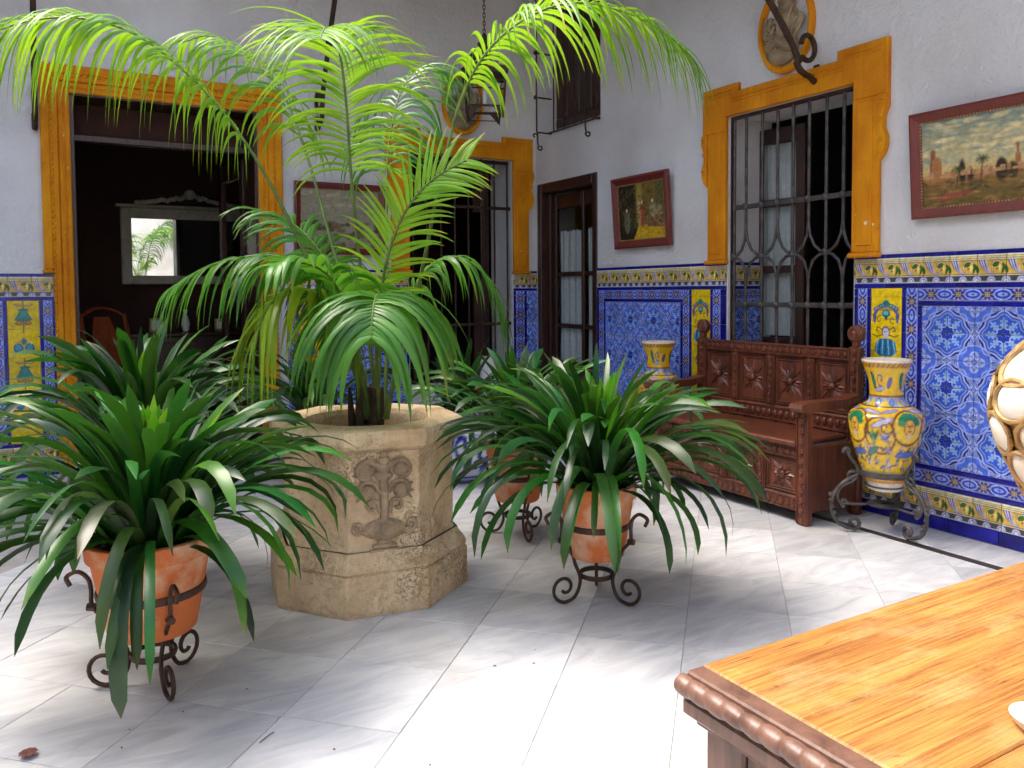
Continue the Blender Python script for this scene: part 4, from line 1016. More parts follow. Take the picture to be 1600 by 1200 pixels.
# ------------------------------------------------------------------ small upper window with iron balconette
uw = empty('window', (0, 0, 0), RZ, 'small upper window with brown shutters and iron bracketed bars', 'window')
MB().box(.301, 1.029, .03, .07, 2.761, 2.86, .008).build('rail', M['dark_wood'], uw, smooth=False)
for k in range(4): MB().box(.302 + k * .182, .302 + k * .182 + .180, .035, .065, 2.8602, 4.09, .005).build('shutter_board', M['dark_wood'], uw, smooth=False)
for k in range(5): MB().tube([(.34 + k * .165, -.02, 2.74), (.34 + k * .165, -.02, 4.05)], .007, 6).build('bar', M['iron'], uw)
MB().box(.26, 1.05, -.03, -.012, 2.735, 2.747, .003).build('bottom_plate', M['iron'], uw, smooth=False)
for k, x in enumerate((.27, 1.02)):
    for yo in (-.16,):
        MB().tube([(x, -.0, 2.735), (x, yo, 2.735), (x, yo, 2.745), (x, yo, 4.05)] if k == 0 else [(x, -.0, 2.735), (x, yo, 2.735)], .008, 6).build('bar', M['iron'], uw)
    pts = [(x, -.15, 2.73), (x, -.15, 2.66), (x, -.14, 2.60)]
    sp = [(x, -.12 + u, 2.60 + v) for u, v in spiral((0, 0), .03, .008, math.pi, 2.2 * math.pi + math.pi / 2, 14)]
    sp2 = [(x, -.18 + w, 2.70 + v) for w, v in spiral((0, 0), .028, .008, 0, 4.6, 12)]
    MB().tube(smooth_pts(pts, 3) + sp, .008, 6).build('scroll_bracket', M['iron'], uw)
    MB().tube(sp2, .007, 6).build('scroll_bracket', M['iron'], uw)
for z in (3.05, 3.45):
    MB().tube([(.27, -.16, z), (.27, .0, z)], .008, 6).build('bar', M['iron'], uw); MB().ball((.27, -.17, z), .02).build('knob', M['iron'], uw)

# ------------------------------------------------------------------ framed pictures (generic painted scenes)
def framed(name, x0, x1, z0, z1, rz, loc, label, cv, fw, tilt, fm='frame_red'):
    """hung on the wall, leaning out at the top"""
    o = empty(name, loc, rz, label, 'picture'); o.rotation_euler = (tilt, 0, rz)
    W, H = x1 - x0, z1 - z0
    prof = ((0, 0), (0, -.030), (.25, -.038), (.7, -.022), (1.0, -.012), (1.0, 0))
    cs = [(-W / 2, 0), (W / 2, 0), (W / 2, H), (-W / 2, H)]; ctr = (0, H / 2)
    for k in range(4):
        a, b_ = cs[k], cs[(k + 1) % 4]; ins = []
        for (x, z) in (a, b_): ins.append((x - math.copysign(fw, x), z + (fw if z == 0 else -fw)))
        V = []
        for t, y in prof:
            for c, d in ((a, ins[0]), (b_, ins[1])): V.append((c[0] + (d[0] - c[0]) * t, y, c[1] + (d[1] - c[1]) * t))
        F = [(2 * i, 2 * i + 1, 2 * i + 3, 2 * i + 2) for i in range(len(prof) - 1)]
        MB().add(V, F).build('frame_rail', M[fm], o, smooth=False)
        m = MB(); L = math.hypot(ins[1][0] - ins[0][0], ins[1][1] - ins[0][1]); n = int(L / .016)
        for q in range(n):
            t = (q + .5) / n; m.ball((ins[0][0] + (ins[1][0] - ins[0][0]) * t, -.014, ins[0][1] + (ins[1][1] - ins[0][1]) * t), .0055, .005, .0055, 5, 3)
        m.build('beading', M['gilt'], o)
    me = tile_mesh('canvas', cv, W - 2 * fw + .004, H - 2 * fw + .004, t=.006, material='oil_paint'); put('canvas', me, o, (0, -.001, H / 2))
    return o
def dabs(c, seed, n, cols, box, size, rot=.3):
    rn = np.random.default_rng(seed)
    for k in range(n): c.ell(rn.uniform(box[0], box[1]), rn.uniform(box[2], box[3]), size * rn.uniform(.6, 1.6), size * rn.uniform(.15, .4), cols[rn.integers(len(cols))], rn.normal(0, rot))
def brush(c, seed, amt=.10):
    rn = np.random.default_rng(seed); g = rn.normal(0, 1, c.U.shape); g = (g + np.roll(g, 1, 1) + np.roll(g, 2, 1) + np.roll(g, 1, 0)) / 2.2
    c.rgb = np.clip(c.rgb * (1 + amt * g[..., None]), 0, 1); return c
def cv_dusk():
    c = Canvas(1.9, 1, 150, 80, (150, 160, 140)); V = c.V; U = c.U; rn = np.random.default_rng(3)
    n = sum(np.sin(U * f + rn.random() * 6) * np.sin(V * g + rn.random() * 6) for f, g in ((3, 5), (7, 4), (5, 11), (13, 9))) / 4
    t = np.clip((V - .3) / .7 + .12 * n, 0, 1)[..., None]
    c.rgb = lin((222, 196, 130)) * (1 - t) + lin((120, 140, 130)) * t
    t2 = np.clip((.46 - V) / .2, 0, 1)[..., None]; c.rgb = c.rgb * (1 - t2) + lin((205, 150, 90)) * t2
    dabs(c, 21, 90, [(206, 190, 140), (150, 160, 140), (180, 176, 140), (222, 204, 150)], (0, 1.9, .5, .98), .09, .15)
    # generic rolling plain with a few ruins and cypresses
    for k in range(4): c.blend(c.step(V - (.36 - .05 * k + .02 * np.sin(U * (4 + 2 * k) + k))), [(176, 128, 84), (150, 108, 62), (128, 98, 52), (112, 92, 50)][k])
    for x, h, w, col in ((.12, .34, .035, (150, 96, 60)), (.16, .22, .06, (176, 120, 72)), (.95, .30, .022, (160, 112, 72)), (1.30, .18, .08, (140, 92, 66))): c.poly([(x - w, .3), (x - w * .8, .3 + h), (x + w * .8, .3 + h), (x + w, .3)], col); c.ell(x, .3 + h, w * .8, w, col)
    for x, h, w, col in ((.42, .30, .035, (46, 40, 30)), (.50, .20, .03, (70, 52, 40)), (.80, .26, .06, (60, 48, 34)), (.90, .20, .05, (70, 60, 40)), (1.10, .33, .05, (120, 56, 36)), (1.18, .31, .04, (170, 60, 44)), (1.5, .28, .05, (60, 50, 40))): c.ell(x, .22 + h / 2, w, h / 2, col)
    c.poly([(.03, .10), (.35, .17), (.55, .15), (.25, .06)], (150, 70, 60)); c.poly([(.9, .13), (1.25, .20), (1.9, .17), (1.4, .07)], (86, 66, 36)); c.ell(1.22, .17, .13, .045, (196, 150, 50))
    for x in np.arange(.02, 1.9, .055): h = .03 + .05 * abs(math.sin(x * 17.3)) ; c.poly([(x, .33), (x, .33 + h), (x + .045, .33 + h), (x + .045, .33)], [(196, 150, 96), (170, 122, 80), (184, 140, 100)][int(x * 37) % 3])
    dabs(c, 22, 160, [(150, 118, 62), (100, 80, 44), (128, 104, 58), (168, 128, 72)], (0, 1.9, .0, .30), .035, .1)
    dabs(c, 23, 40, [(60, 62, 36), (84, 80, 44), (44, 40, 28)], (0, 1.9, .16, .34), .025, .8)
    for x, h in ((.36, .22), (.60, .30), (1.42, .26)):
        c.line([(x, .2), (x + .02, .2 + h)], .007, (74, 54, 36))
        for k in range(9): a = k * .7; c.line([(x + .02, .2 + h), (x + .02 + .06 * math.cos(a), .2 + h + .045 * math.sin(a) - .012)], .007, [(70, 80, 40), (52, 60, 32)][k % 2])
    return brush(c, 4, .09)
def cv_yard():
    c = Canvas(1.15, 1, 90, 78, (92, 78, 34)); U, V = c.U, c.V; rn = np.random.default_rng(5)
    c.poly([(0, 0), (0, 1), (.42, 1), (.40, .25), (.5, .0)], (44, 38, 22)); c.poly([(.45, .3), (.47, 1), (.62, 1), (.60, .3)], (158, 140, 60)); c.poly([(.62, .25), (.62, 1), (.95, 1), (.95, .25)], (120, 100, 42)); c.poly([(.95, .4), (.95, 1), (1.15, 1), (1.15, .4)], (96, 92, 50))
    c.poly([(.35, .0), (.5, .26), (1.15, .22), (1.15, 0)], (206, 166, 30)); c.poly([(.72, .22), (.74, .38), (1.15, .34), (1.15, .18)], (130, 90, 60))
    for k in range(60): c.ell(rn.uniform(0, .42), rn.uniform(.1, .95), rn.uniform(.01, .05), rn.uniform(.01, .06), [(56, 50, 30), (36, 32, 20), (76, 66, 40)][k % 3])
    for x, z, w, h, col in ((.60, .42, .06, .22, (170, 84, 56)), (.52, .42, .04, .2, (186, 150, 106)), (.2, .32, .08, .2, (112, 112, 84)), (.34, .30, .07, .17, (58, 62, 36)), (.86, .50, .09, .12, (170, 156, 120)), (1.02, .48, .08, .1, (150, 136, 96))): c.ell(x, z, w, h, col)
    for x, z in ((.60, .66), (.52, .64), (.2, .54), (.86, .66)): c.ell(x, z, .025, .03, (222, 214, 190))
    for k in range(30): c.ell(rn.uniform(.5, 1.1), rn.uniform(.02, .2), rn.uniform(.02, .06), .012, [(222, 184, 44), (190, 150, 40)][k % 2])
    dabs(c, 31, 150, [(70, 62, 34), (50, 44, 26), (104, 92, 48), (138, 118, 60)], (0, 1.15, .25, 1), .03, 1.2)
    dabs(c, 32, 60, [(150, 110, 76), (186, 160, 110), (120, 84, 54), (86, 70, 40)], (.72, 1.12, .2, .6), .022, 1.0)
    return brush(c, 6, .14)
def cv_print():
    c = Canvas(1.4, 1, 90, 64, (150, 144, 118)); rn = np.random.default_rng(9)
    for k in range(40): c.ell(rn.uniform(0, 1.4), rn.uniform(.55, .95), rn.uniform(.03, .12), rn.uniform(.01, .04), [(176, 166, 132), (140, 136, 112), (160, 146, 116)][k % 3])
    for k in range(60): c.ell(rn.uniform(0, 1.4), rn.uniform(0, .45), rn.uniform(.02, .1), rn.uniform(.01, .06), [(100, 84, 56), (84, 76, 50), (120, 104, 70)][k % 3])
    return brush(c, 8, .08)
framed('framed_picture', 3.88, 4.96, 1.662, 2.215, RZ, (-.012, -4.42, 1.655), 'long framed dusk landscape in red wood hung beside the ochre window', cv_dusk(), .055, R_(4))
framed('framed_picture', 1.27, 1.95, 1.62, 2.185, RZ, (-.012, -1.612, 1.622), 'small framed painting in olive and yellow between door and window', cv_yard(), .065, R_(4))
framed('framed_picture', -2.33, -1.56, 1.60, 2.19, 0, (-1.945, -.012, 1.60), 'red framed print on the back wall half hidden by palm leaves', cv_print(), .055, R_(3))
# ------------------------------------------------------------------ octagonal stone well-head planter
WC = Vector((-2.866, -3.177, 0)); WR = R_(-9.2)
well = empty('stone_planter', WC, WR, 'octagonal carved stone well head planted with a palm in the middle of the courtyard', 'planter')
def octa(w, z, inset=0):   # w = across flats; a flat faces local -y
    r = w / 2 / math.cos(math.pi / 8)
    return [(r * math.cos(-math.pi / 2 + math.pi / 8 + k * math.pi / 4), r * math.sin(-math.pi / 2 + math.pi / 8 + k * math.pi / 4), z) for k in range(8)]
def octa_body(levels_, close_top=False, sub=1):
    b = MB(); V = []; F = []
    for w, z in levels_: V += octa(w, z)
    for i in range(len(levels_) - 1):
        for k in range(8): F.append((i * 8 + k, i * 8 + (k + 1) % 8, (i + 1) * 8 + (k + 1) % 8, (i + 1) * 8 + k))
    if close_top: F.append(tuple((len(levels_) - 1) * 8 + k for k in range(8)))
    return b.add(V, F)
def rough_stone(o, amt, lv, bev=.008):
    bv = o.modifiers.new('bevel', 'BEVEL'); bv.width = bev; bv.segments = 2; bv.limit_method = 'ANGLE'; bv.angle_limit = R_(20)
    sb = o.modifiers.new('subdivide', 'SUBSURF'); sb.subdivision_type = 'SIMPLE'; sb.levels = lv; sb.render_levels = lv
    for nm, sz, st in (('coarse', .14, amt), ('fine', .035, amt * .45)):
        tx = bpy.data.textures.new('stone_' + nm, 'CLOUDS'); tx.noise_scale = sz; tx.noise_depth = 3
        d = o.modifiers.new(nm, 'DISPLACE'); d.texture = tx; d.strength = st; d.mid_level = .5; d.texture_coords = 'LOCAL'
base = octa_body([(.805, 0), (.815, .02), (.81, .160), (.805, .166), (.796, .168), (.796, .174), (.808, .177), (.80, .198), (.745, .235), (.735, .25)]).build('plinth', M['well_stone'], well, smooth=22)
body = octa_body([(.715, .2502), (.700, .262), (.700, .62), (.712, .645)]).build('body', M['well_stone'], well, smooth=22)
# rim ring with round mouth
b = MB(); n = 64; V = []; F = []
def oct_r(a, w):
    q = (a + math.pi / 2 + math.pi / 8) % (math.pi / 4) - math.pi / 8; return w / 2 / math.cos(q)
rim_prof = ((.712, .6452), (.78, .665), (.80, .69), (.80, .715), (.785, .735), (.75, .742))
for w, z in rim_prof:
    for k in range(n): a = 2 * math.pi * k / n; r = oct_r(a, w); V.append((r * math.cos(a), r * math.sin(a), z))
for r, z in ((.285, .742), (.268, .735), (.258, .71), (.255, .58)):
    for k in range(n): a = 2 * math.pi * k / n; V.append((r * math.cos(a), r * math.sin(a), z))
L = len(rim_prof) + 4
for i in range(L - 1):
    for k in range(n): F.append((i * n + k, i * n + (k + 1) % n, (i + 1) * n + (k + 1) % n, (i + 1) * n + k))
rim = b.add(V, F).build('rim', M['well_stone'], well, smooth=32)
rough_stone(base, .007, 4, .006); rough_stone(body, .004, 4, .006); 
for nm, sz, st in (('coarse', .12, .006),):
    tx = bpy.data.textures.new('rim_' + nm, 'CLOUDS'); tx.noise_scale = sz
    rim.modifiers.new('subdivide', 'SUBSURF').levels = 2; rim.modifiers['subdivide'].render_levels = 2; rim.modifiers['subdivide'].subdivision_type = 'SIMPLE'
    d = rim.modifiers.new(nm, 'DISPLACE'); d.texture = tx; d.strength = st; d.mid_level = .5; d.texture_coords = 'LOCAL'
soil = MB(); V = [(0, 0, .635)] + [(r * math.cos(a), r * math.sin(a), .625 + random.uniform(-.008, .012)) for r in (.09, .18, .262) for a in [2 * math.pi * k / 24 for k in range(24)]]
F = [(0, 1 + k, 1 + (k + 1) % 24) for k in range(24)] + [(1 + i * 24 + k, 1 + (i + 1) * 24 + k, 1 + (i + 1) * 24 + (k + 1) % 24, 1 + i * 24 + (k + 1) % 24) for i in range(2) for k in range(24)]
soil.add(V, F).build('soil', M['soil'], well)
# carved urn with scrolling stem on the front face
cr = MB(); yf = -.357
cr.tube([(0, yf, .40), (0, yf, .60)], [.020, .018], 10, flat=.8)
for k in range(5): cr.ball((0, yf - .004, .56 + k * .026), .034 - .006 * k, .014, .018, 8, 5)
cr.ball((0, yf - .006, .695), .014, .012, .016)
for s_ in (-1, 1):
    cr.tube([(s_ * u, yf - .004, v) for u, v in [(.012, .585), (.03, .605)] + [(.065 + q[0], .575 + q[1]) for q in spiral((0, 0), .042, .012, 2.6, -3.4, 16)]], .009, 7)
    cr.ball((s_ * .065, yf, .578), .034, .022, .028, 10, 6)
    cr.tube([(s_ * u, yf - .004, v) for u, v in [(.016, .50), (.03, .53)] + [(.062 + q[0], .505 + q[1]) for q in spiral((0, 0), .040, .012, 2.4, -3.2, 16)]], .008, 7)
    cr.ball((s_ * .062, yf, .505), .030, .022, .026, 10, 6)
    for u, v, a in ((.105, .53, .6), (.108, .50, 0), (.10, .475, -.6)): cr.tube([(s_ * .07, yf, .505), (s_ * u, yf - .002, v)], [.010, .004], 6)
    cr.tube([(s_ * u, yf - .004, v) for u, v in [(.018, .43), (.024, .46)] + [(.046 + q[0], .455 + q[1]) for q in spiral((0, 0), .024, .008, 2.8, -2.6, 14)]], .007, 7)
    cr.tube([(s_ * u, yf - .004, v) for u, v in [(.06, .355), (.085, .37)] + [(.095 + q[0], .385 + q[1]) for q in spiral((0, 0), .022, .006, -1.4, 4.2, 14)]], .007, 7)
cr.ball((0, yf, .372), .078, .030, .038, 16, 8)
cr.ball((0, yf - .026, .375), .024, .010, .024, 12, 6)
cr.box(-.045, .045, yf - .012, yf + .01, .308, .322, .004); cr.box(-.058, .058, yf - .014, yf + .01, .290, .305, .004); cr.box(-.026, .026, yf - .01, yf + .01, .322, .345, .004)
cr.xf(Matrix.Translation((0, 0, .475)) @ Matrix.Translation((0, -.352, 0)) @ Matrix.Diagonal((1.12, .85, 1.16, 1)) @ Matrix.Translation((0, .352, -.495)))
cr.build('carved_urn', M['carved_relief'], well)

# ------------------------------------------------------------------ leaves
def strap_leaf(b, p0, az, e0, L, w, droop, twist=0.0, n=11, power=1.6, col=(1, 1, 1), roll=0.0, tipc=False):
    """one strap leaf as a folded ribbon; returns tip height"""
    p = Vector(p0); hdir = Vector((math.cos(az), math.sin(az), 0)); side0 = Vector((-math.sin(az), math.cos(az), 0))
    V = []; F = []; Cc = []
    for i in range(n + 1):
        t = i / n; e = e0 - droop * t ** power
        az2 = twist * t * t
        h2 = hdir * math.cos(az2) + side0 * math.sin(az2)
        d = h2 * math.cos(e) + Vector((0, 0, 1)) * math.sin(e)
        side = side0 * math.cos(az2) - hdir * math.sin(az2); nor = d.cross(side) * -1
        if nor.length < 1e-6: nor = Vector((0, 0, 1))
        rr = roll * t; s2 = side * math.cos(rr) + nor.normalized() * math.sin(rr); n2 = nor.normalized() * math.cos(rr) - side * math.sin(rr)
        ww = w * (.55 + .45 * min(1, t * 4)) * (1 if t < .80 else max(.0, 1 - ((t - .80) / .20) ** 2) ** .5) + .0015
        V += [p + s2 * ww / 2 + n2 * ww * .10, p.copy(), p - s2 * ww / 2 + n2 * ww * .10]
        k = .82 + .30 * t
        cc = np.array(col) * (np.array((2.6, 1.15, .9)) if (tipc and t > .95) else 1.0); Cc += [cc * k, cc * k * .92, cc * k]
        p = p + d * (L / n)
    m = len(b.v)
    for i in range(n):
        a = 3 * i; F += [(a, a + 1, a + 4, a + 3), (a + 1, a + 2, a + 5, a + 4)]
    b.add(V, F)
    if b.c is None: b.c = []
    b.c += [tuple(c) for c in Cc]
    return p.z
def pot_profile(s, R, H):
    return [(R * .66 * s, 0), (R * .70 * s, .008), (R * .93, H * .80), (R * .935, H * .805), (R, H * .815), (R * 1.02, H * .99), (R * 1.0, H), (R * .90, H * .995), (R * .86, H * .90)]
def iron_stand(o, zr, rr, legs, ph):
    """three scroll-footed legs, a small low ring and the hoop that holds the pot"""
    m = M['iron']
    nn = 28
    MB().tube([(rr * math.cos(2 * math.pi * k / nn), rr * math.sin(2 * math.pi * k / nn), zr) for k in range(nn + 1)], .007, 6, flat=2.0, cap=False, up=(0, 0, 1)).build('hoop', m, o)
    MB().tube([(.068 * math.cos(2 * math.pi * k / nn), .068 * math.sin(2 * math.pi * k / nn), .105) for k in range(nn + 1)], .006, 6, flat=1.8, cap=False, up=(0, 0, 1)).build('low_ring', m, o)
    for k in range(legs):
        a = ph + 2 * math.pi * k / legs; c, s_ = math.cos(a), math.sin(a)
        prof = [(rr + .085, zr + .02), (rr + .095, zr + .05), (rr + .06, zr + .065), (rr + .03, zr + .04), (rr + .022, zr - .0), (rr + .02, zr - .05), (rr - .02, zr - .10), (.10, .16), (.078, .105), (.082, .06), (.105, .022), (.14, .008)]
        foot = [(.150 + q[0], .068 + q[1]) for q in spiral((0, 0), .060, .014, -math.pi / 2, 1.75 * math.pi, 20)]
        curl = [(rr + .085 - .0 + q[0], zr + .02 + q[1]) for q in spiral((-.012, .004), .006, .018, 2.5, -.6, 6)]
        pts = smooth_pts([(u * c, u * s_, v) for u, v in prof], 4)[:-1] + [np.array((u * c, u * s_, v)) for u, v in foot]
        MB().tube(pts, .0075, 6).build('leg', m, o)
        MB().tube([((rr + .022 - .012) * c, (rr + .022 - .012) * s_, zr - .055), ((rr + .036) * c, (rr + .036) * s_, zr - .052)], .013, 6).build('clasp', m, o)
def potted(loc, label, nleaf, seed, R=.19, H=.32, zpot=.185, spread=1.0, stand=True, lmin=.42, lmax=.80, young=10, rz=0.0, up=0.0, wscale=1.0):
    rn = random.Random(seed); loc = Vector(loc)
    if stand:
        st = empty('iron_plant_stand', loc, rz, label[1], 'plant stand', 'scrolled iron plant stands'); iron_stand(st, zpot + H * .44, R * .84, 3, 0)
    o = empty('potted_plant', loc + Vector((0, 0, zpot)), 0, label[0], 'potted plant', 'strap leaved plants in pots')
    pp = pot_profile(1.0, R, H); MB().lathe(pp, 36, close=False).build('pot', M['terracotta'], o)
    MB().add([(0, 0, H * .89)] + [(R * .87 * math.cos(2 * math.pi * k / 20), R * .87 * math.sin(2 * math.pi * k / 20), H * .89) for k in range(20)], [(0, 1 + k, 1 + (k + 1) % 20) for k in range(20)]).build('soil', M['soil'], o, smooth=False)
    MB().add([(R * .66 * math.cos(2 * math.pi * k / 20), R * .66 * math.sin(2 * math.pi * k / 20), .001) for k in range(20)], [tuple(range(19, -1, -1))]).build('pot_base', M['terracotta'], o, smooth=False)
    zt = H * .90
    for k in range(nleaf):
        t = (k + .5) / nleaf; az = k * 2.39996 + rn.uniform(-.25, .25)
        ring = t ** .75                                   # 0 centre .. 1 outside
        e0 = R_(88 - 46 * ring + rn.uniform(-14, 14) + up); L = (lmin + (lmax - lmin) * (.35 + .65 * min(1, ring * 1.25)) * rn.uniform(.82, 1.12)) * spread
        droop = R_(26 + 122 * ring ** .9 + rn.uniform(-28, 30)); w = (.024 + .021 * rn.random()) * wscale
        r0 = R * .62 * ring * rn.uniform(.5, 1); yg = k < young; pw = rn.uniform(1.0, 2.6)
        if ring > .45 and rn.random() < .13: e0 = R_(rn.uniform(28, 58)); droop = R_(rn.uniform(105, 140)); L = rn.uniform(.46, .66) * spread; pw = rn.uniform(.75, 1.1)
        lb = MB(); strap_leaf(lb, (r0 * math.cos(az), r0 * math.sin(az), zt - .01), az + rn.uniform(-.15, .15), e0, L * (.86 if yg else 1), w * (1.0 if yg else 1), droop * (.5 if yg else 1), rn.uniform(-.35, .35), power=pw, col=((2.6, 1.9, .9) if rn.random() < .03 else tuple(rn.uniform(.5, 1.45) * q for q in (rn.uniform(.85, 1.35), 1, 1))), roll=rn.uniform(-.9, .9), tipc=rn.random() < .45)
        # keep tips off the ground
        mz = min(v[2] for v in lb.v) + zpot
        if mz < .13:
            lb.v = [(x, y, z + (.13 - mz) * min(1, math.hypot(x, y) / .35)) for x, y, z in lb.v]
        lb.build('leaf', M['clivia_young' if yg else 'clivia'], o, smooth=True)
    return o
FRONT_L = (-3.80, -3.705, 0); FRONT_R = (-2.121, -3.866, 0)
potted(FRONT_L, ('large strap leaved plant in a terracotta pot, nearest the camera', 'scrolled iron stand under the largest, nearest terracotta pot'), 215, 11, .195, .315, .185, 1.0, young=18, rz=R_(-80), lmax=.76, wscale=1.02)
potted(FRONT_R, ('strap leaved plant in a terracotta pot in front of the carved bench', 'scrolled iron stand under the pot in front of the bench'), 205, 23, .165, .305, .187, .98, young=16, rz=R_(-66), lmax=.82, wscale=.95)
potted((-1.95, -2.93, 0), ('strap leaved plant in a pot behind the bench plant, beside the well', 'scrolled iron stand half hidden behind the bench plant'), 110, 31, .165, .30, .187, .92, young=6, rz=R_(20), up=4)
potted((-3.72, -2.70, 0), ('dark strap leaved plant in front of the wide doorway', 'iron stand hidden behind the nearest plant'), 130, 47, .19, .31, .28, 1.0, young=5, rz=R_(40), up=6, wscale=1.15)
potted((-2.55, -1.25, 0), ('low dark strap leaved plant against the back wall behind the well', 'iron stand low against the back wall behind the well'), 70, 53, .18, .30, .16, .9, young=3, rz=R_(10))
# blue and white ceramic planter behind the well
bp_ = empty('ceramic_planter', (-1.62, -1.62, 0), 0, 'squat blue and white ceramic planter behind the well', 'planter')
def cv_blue():
    c = Canvas(6.283, 1, 260, 50, (214, 220, 236))
    for k in range(14):
        x = (k + .5) * 6.283 / 14; c.scroll((x, .55), .05, .24, 0, 7, .035, (24, 36, 160)); c.leaf(x + .1, .3, .13, .06, .7, (40, 60, 185)); c.leaf(x - .12, .78, .12, .05, -.5, (34, 50, 180))
    for v in (.06, .12, .90, .96): c.line([(0, v), (6.283, v)], .018, (20, 30, 150))
    return c
def lathe_painted(prof, cv, name, parent, material, nseg=None):
    """prof sampled by arc length against the canvas height"""
    P = [np.array(p, float) for p in smooth_pts(prof, 8)]; d = [0]
    for a, b_ in zip(P[:-1], P[1:]): d.append(d[-1] + np.linalg.norm(b_ - a))
    ny, nx = cv.rgb.shape[:2]; n = nseg or min(nx, 160); t = np.linspace(0, d[-1], max(len(P), 110))
    R = np.interp(t, d, [p[0] for p in P]); Z = np.interp(t, d, [p[1] for p in P]); V = []; C_ = []
    for i in range(len(t)):
        iy = min(ny - 1, int(t[i] / d[-1] * (ny - 1) + .5))
        for k in range(n): a = 2 * math.pi * k / n; V.append((R[i] * math.cos(a), R[i] * math.sin(a), Z[i])); C_.append(cv.rgb[iy, int(k / n * nx)])
    F = [(i * n + k, i * n + (k + 1) % n, (i + 1) * n + (k + 1) % n, (i + 1) * n + k) for i in range(len(t) - 1) for k in range(n)]
    b = MB(); b.v = V; b.f = F; b.c = C_; return b.build(name, M[material], parent, smooth=True)
lathe_painted([(.16, 0), (.20, .03), (.30, .18), (.33, .30), (.30, .42), (.255, .46), (.27, .49), (.24, .48)], cv_blue(), 'bowl', bp_, 'vase_paint')
MB().add([(0, 0, .44)] + [(.25 * math.cos(2 * math.pi * k / 20), .25 * math.sin(2 * math.pi * k / 20), .44) for k in range(20)], [(0, 1 + k, 1 + (k + 1) % 20) for k in range(20)]).build('soil', M['soil'], bp_, smooth=False)
rn = random.Random(5)
for k in range(34):
    az = k * 2.4; q = k / 34
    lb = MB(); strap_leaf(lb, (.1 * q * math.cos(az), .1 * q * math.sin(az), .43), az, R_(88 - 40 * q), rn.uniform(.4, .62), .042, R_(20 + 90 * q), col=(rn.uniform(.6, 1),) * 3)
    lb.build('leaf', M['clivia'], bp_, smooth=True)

# ------------------------------------------------------------------ palm
palm = empty('palm', (WC.x, WC.y, .63), 0, 'feathery potted palm with long arching fronds growing in the stone well head', 'palm')
PO = Vector((WC.x, WC.y, .63))
LEAFLETS = []                                  # (length, frond, mesh builder, material)
def leaflet(b, p, d0, nrm, L, w, droop, col, n=8):
    """thin pointed leaflet starting along d0 and bending down under its weight"""
    V = []; F = []; Cc = []; d = d0.normalized(); q = p.copy(); down = Vector((0, 0, -1)); tb_ = random.choice((.8, .9, 2, 2))
    for i in range(n + 1):
        t = i / n; side = d.cross(nrm)
        if side.length < 1e-4: side = d.orthogonal()
        side.normalize(); nn = side.cross(d)
        ww = w * (min(1, .35 + t * 5)) * (1 - t ** 2.6) + .0008
        V += [q + side * ww / 2 - nn * ww * .12, q + nn * ww * .05, q - side * ww / 2 - nn * ww * .12]
        k = .95 + .12 * (1 - t); cc = np.array(col) * k * (np.array((2.2, 1.0, 1.0)) if t > tb_ else 1.0); Cc += [cc, cc * 1.06, cc]
        q = q + d * (L / n); d = (d + down * (droop * (.7 + .6 * t) / n * 2.2)).normalized()
    for i in range(n): a = 3 * i; F += [(a, a + 1, a + 4, a + 3), (a + 1, a + 2, a + 5, a + 4)]
    b.add(V, F)
    if b.c is None: b.c = []
    b.c += [tuple(c) for c in Cc]
def frond(pix, start, n, Lmax, w, droop, material, up_bias=.0, fwd=.75, seed=0, splay=1.0, own=True, twist=None):
    rn = random.Random(seed); P = [Vector(p) - PO for p in smooth_pts([at(*q) for q in pix], 8)]
    d = [0]
    for a, b_ in zip(P[:-1], P[1:]): d.append(d[-1] + (b_ - a).length)
    T = d[-1]
    fr = empty('frond', (0, 0, 0)); fr.parent = palm
    rb = MB(); rb.tube(P, [.0085 * (1 - .8 * x / T) + .0016 for x in d], 6); rb.build('stem', M['palm_stem'], fr)
    def sample(s):
        s = min(max(s, 0), T - 1e-6); i = max(k for k in range(len(d)) if d[k] <= s); i = min(i, len(P) - 2)
        t = (s - d[i]) / max(1e-9, d[i + 1] - d[i]); return P[i].lerp(P[i + 1], t), (P[min(i + 2, len(P) - 1)] - P[max(i - 1, 0)]).normalized()
    for k in range(n):
        u = k / (n - 1); s = T * (start + (1 - start) * u); p, tg = sample(s)
        for sd in (-1, 1):
            ref = Vector((0, 0, 1)) if twist is None else twist
            side = tg.cross(ref)
            if side.length < .15: side = tg.cross(-FW)
            side.normalize(); nor = side.cross(tg).normalized()
            if twist is None and nor.z < 0: nor = -nor
            f = fwd * (.55 + .9 * u) + rn.uniform(-.08, .08)
            dd = side * sd * splay * rn.uniform(.8, 1.15) + tg * (f + rn.uniform(-.14, .14)) + nor * (up_bias + .08 + rn.uniform(-.16, .16))
            if rn.random() < .035: continue
            L = Lmax * (.55 + .45 * math.sin(min(1, u * 1.4 + .18) * math.pi * .62)) * (1 - .35 * max(0, u - .75) / .25) * rn.uniform(.88, 1.08)
            lb = MB(); c = rn.uniform(.78, 1.22)
            leaflet(lb, p, dd, nor, L, w * rn.uniform(.85, 1.1), droop * rn.uniform(.6, 1.45), (c * rn.uniform(.9, 1.2), c, c * rn.uniform(.8, 1.1)))
            LEAFLETS.append((L if own else 0, fr, lb, material))
    return fr
D = 3.5
frond([(585, 655, D), (545, 560, D), (480, 405, 3.45), (410, 265, 3.40), (340, 165, 3.35), (270, 95, 3.30), (200, 48, 3.25), (120, 28, 3.2), (40, 34, 3.15), (-40, 62, 3.1)], .52, 52, .54, .017, 1.5, 'palm', seed=1)
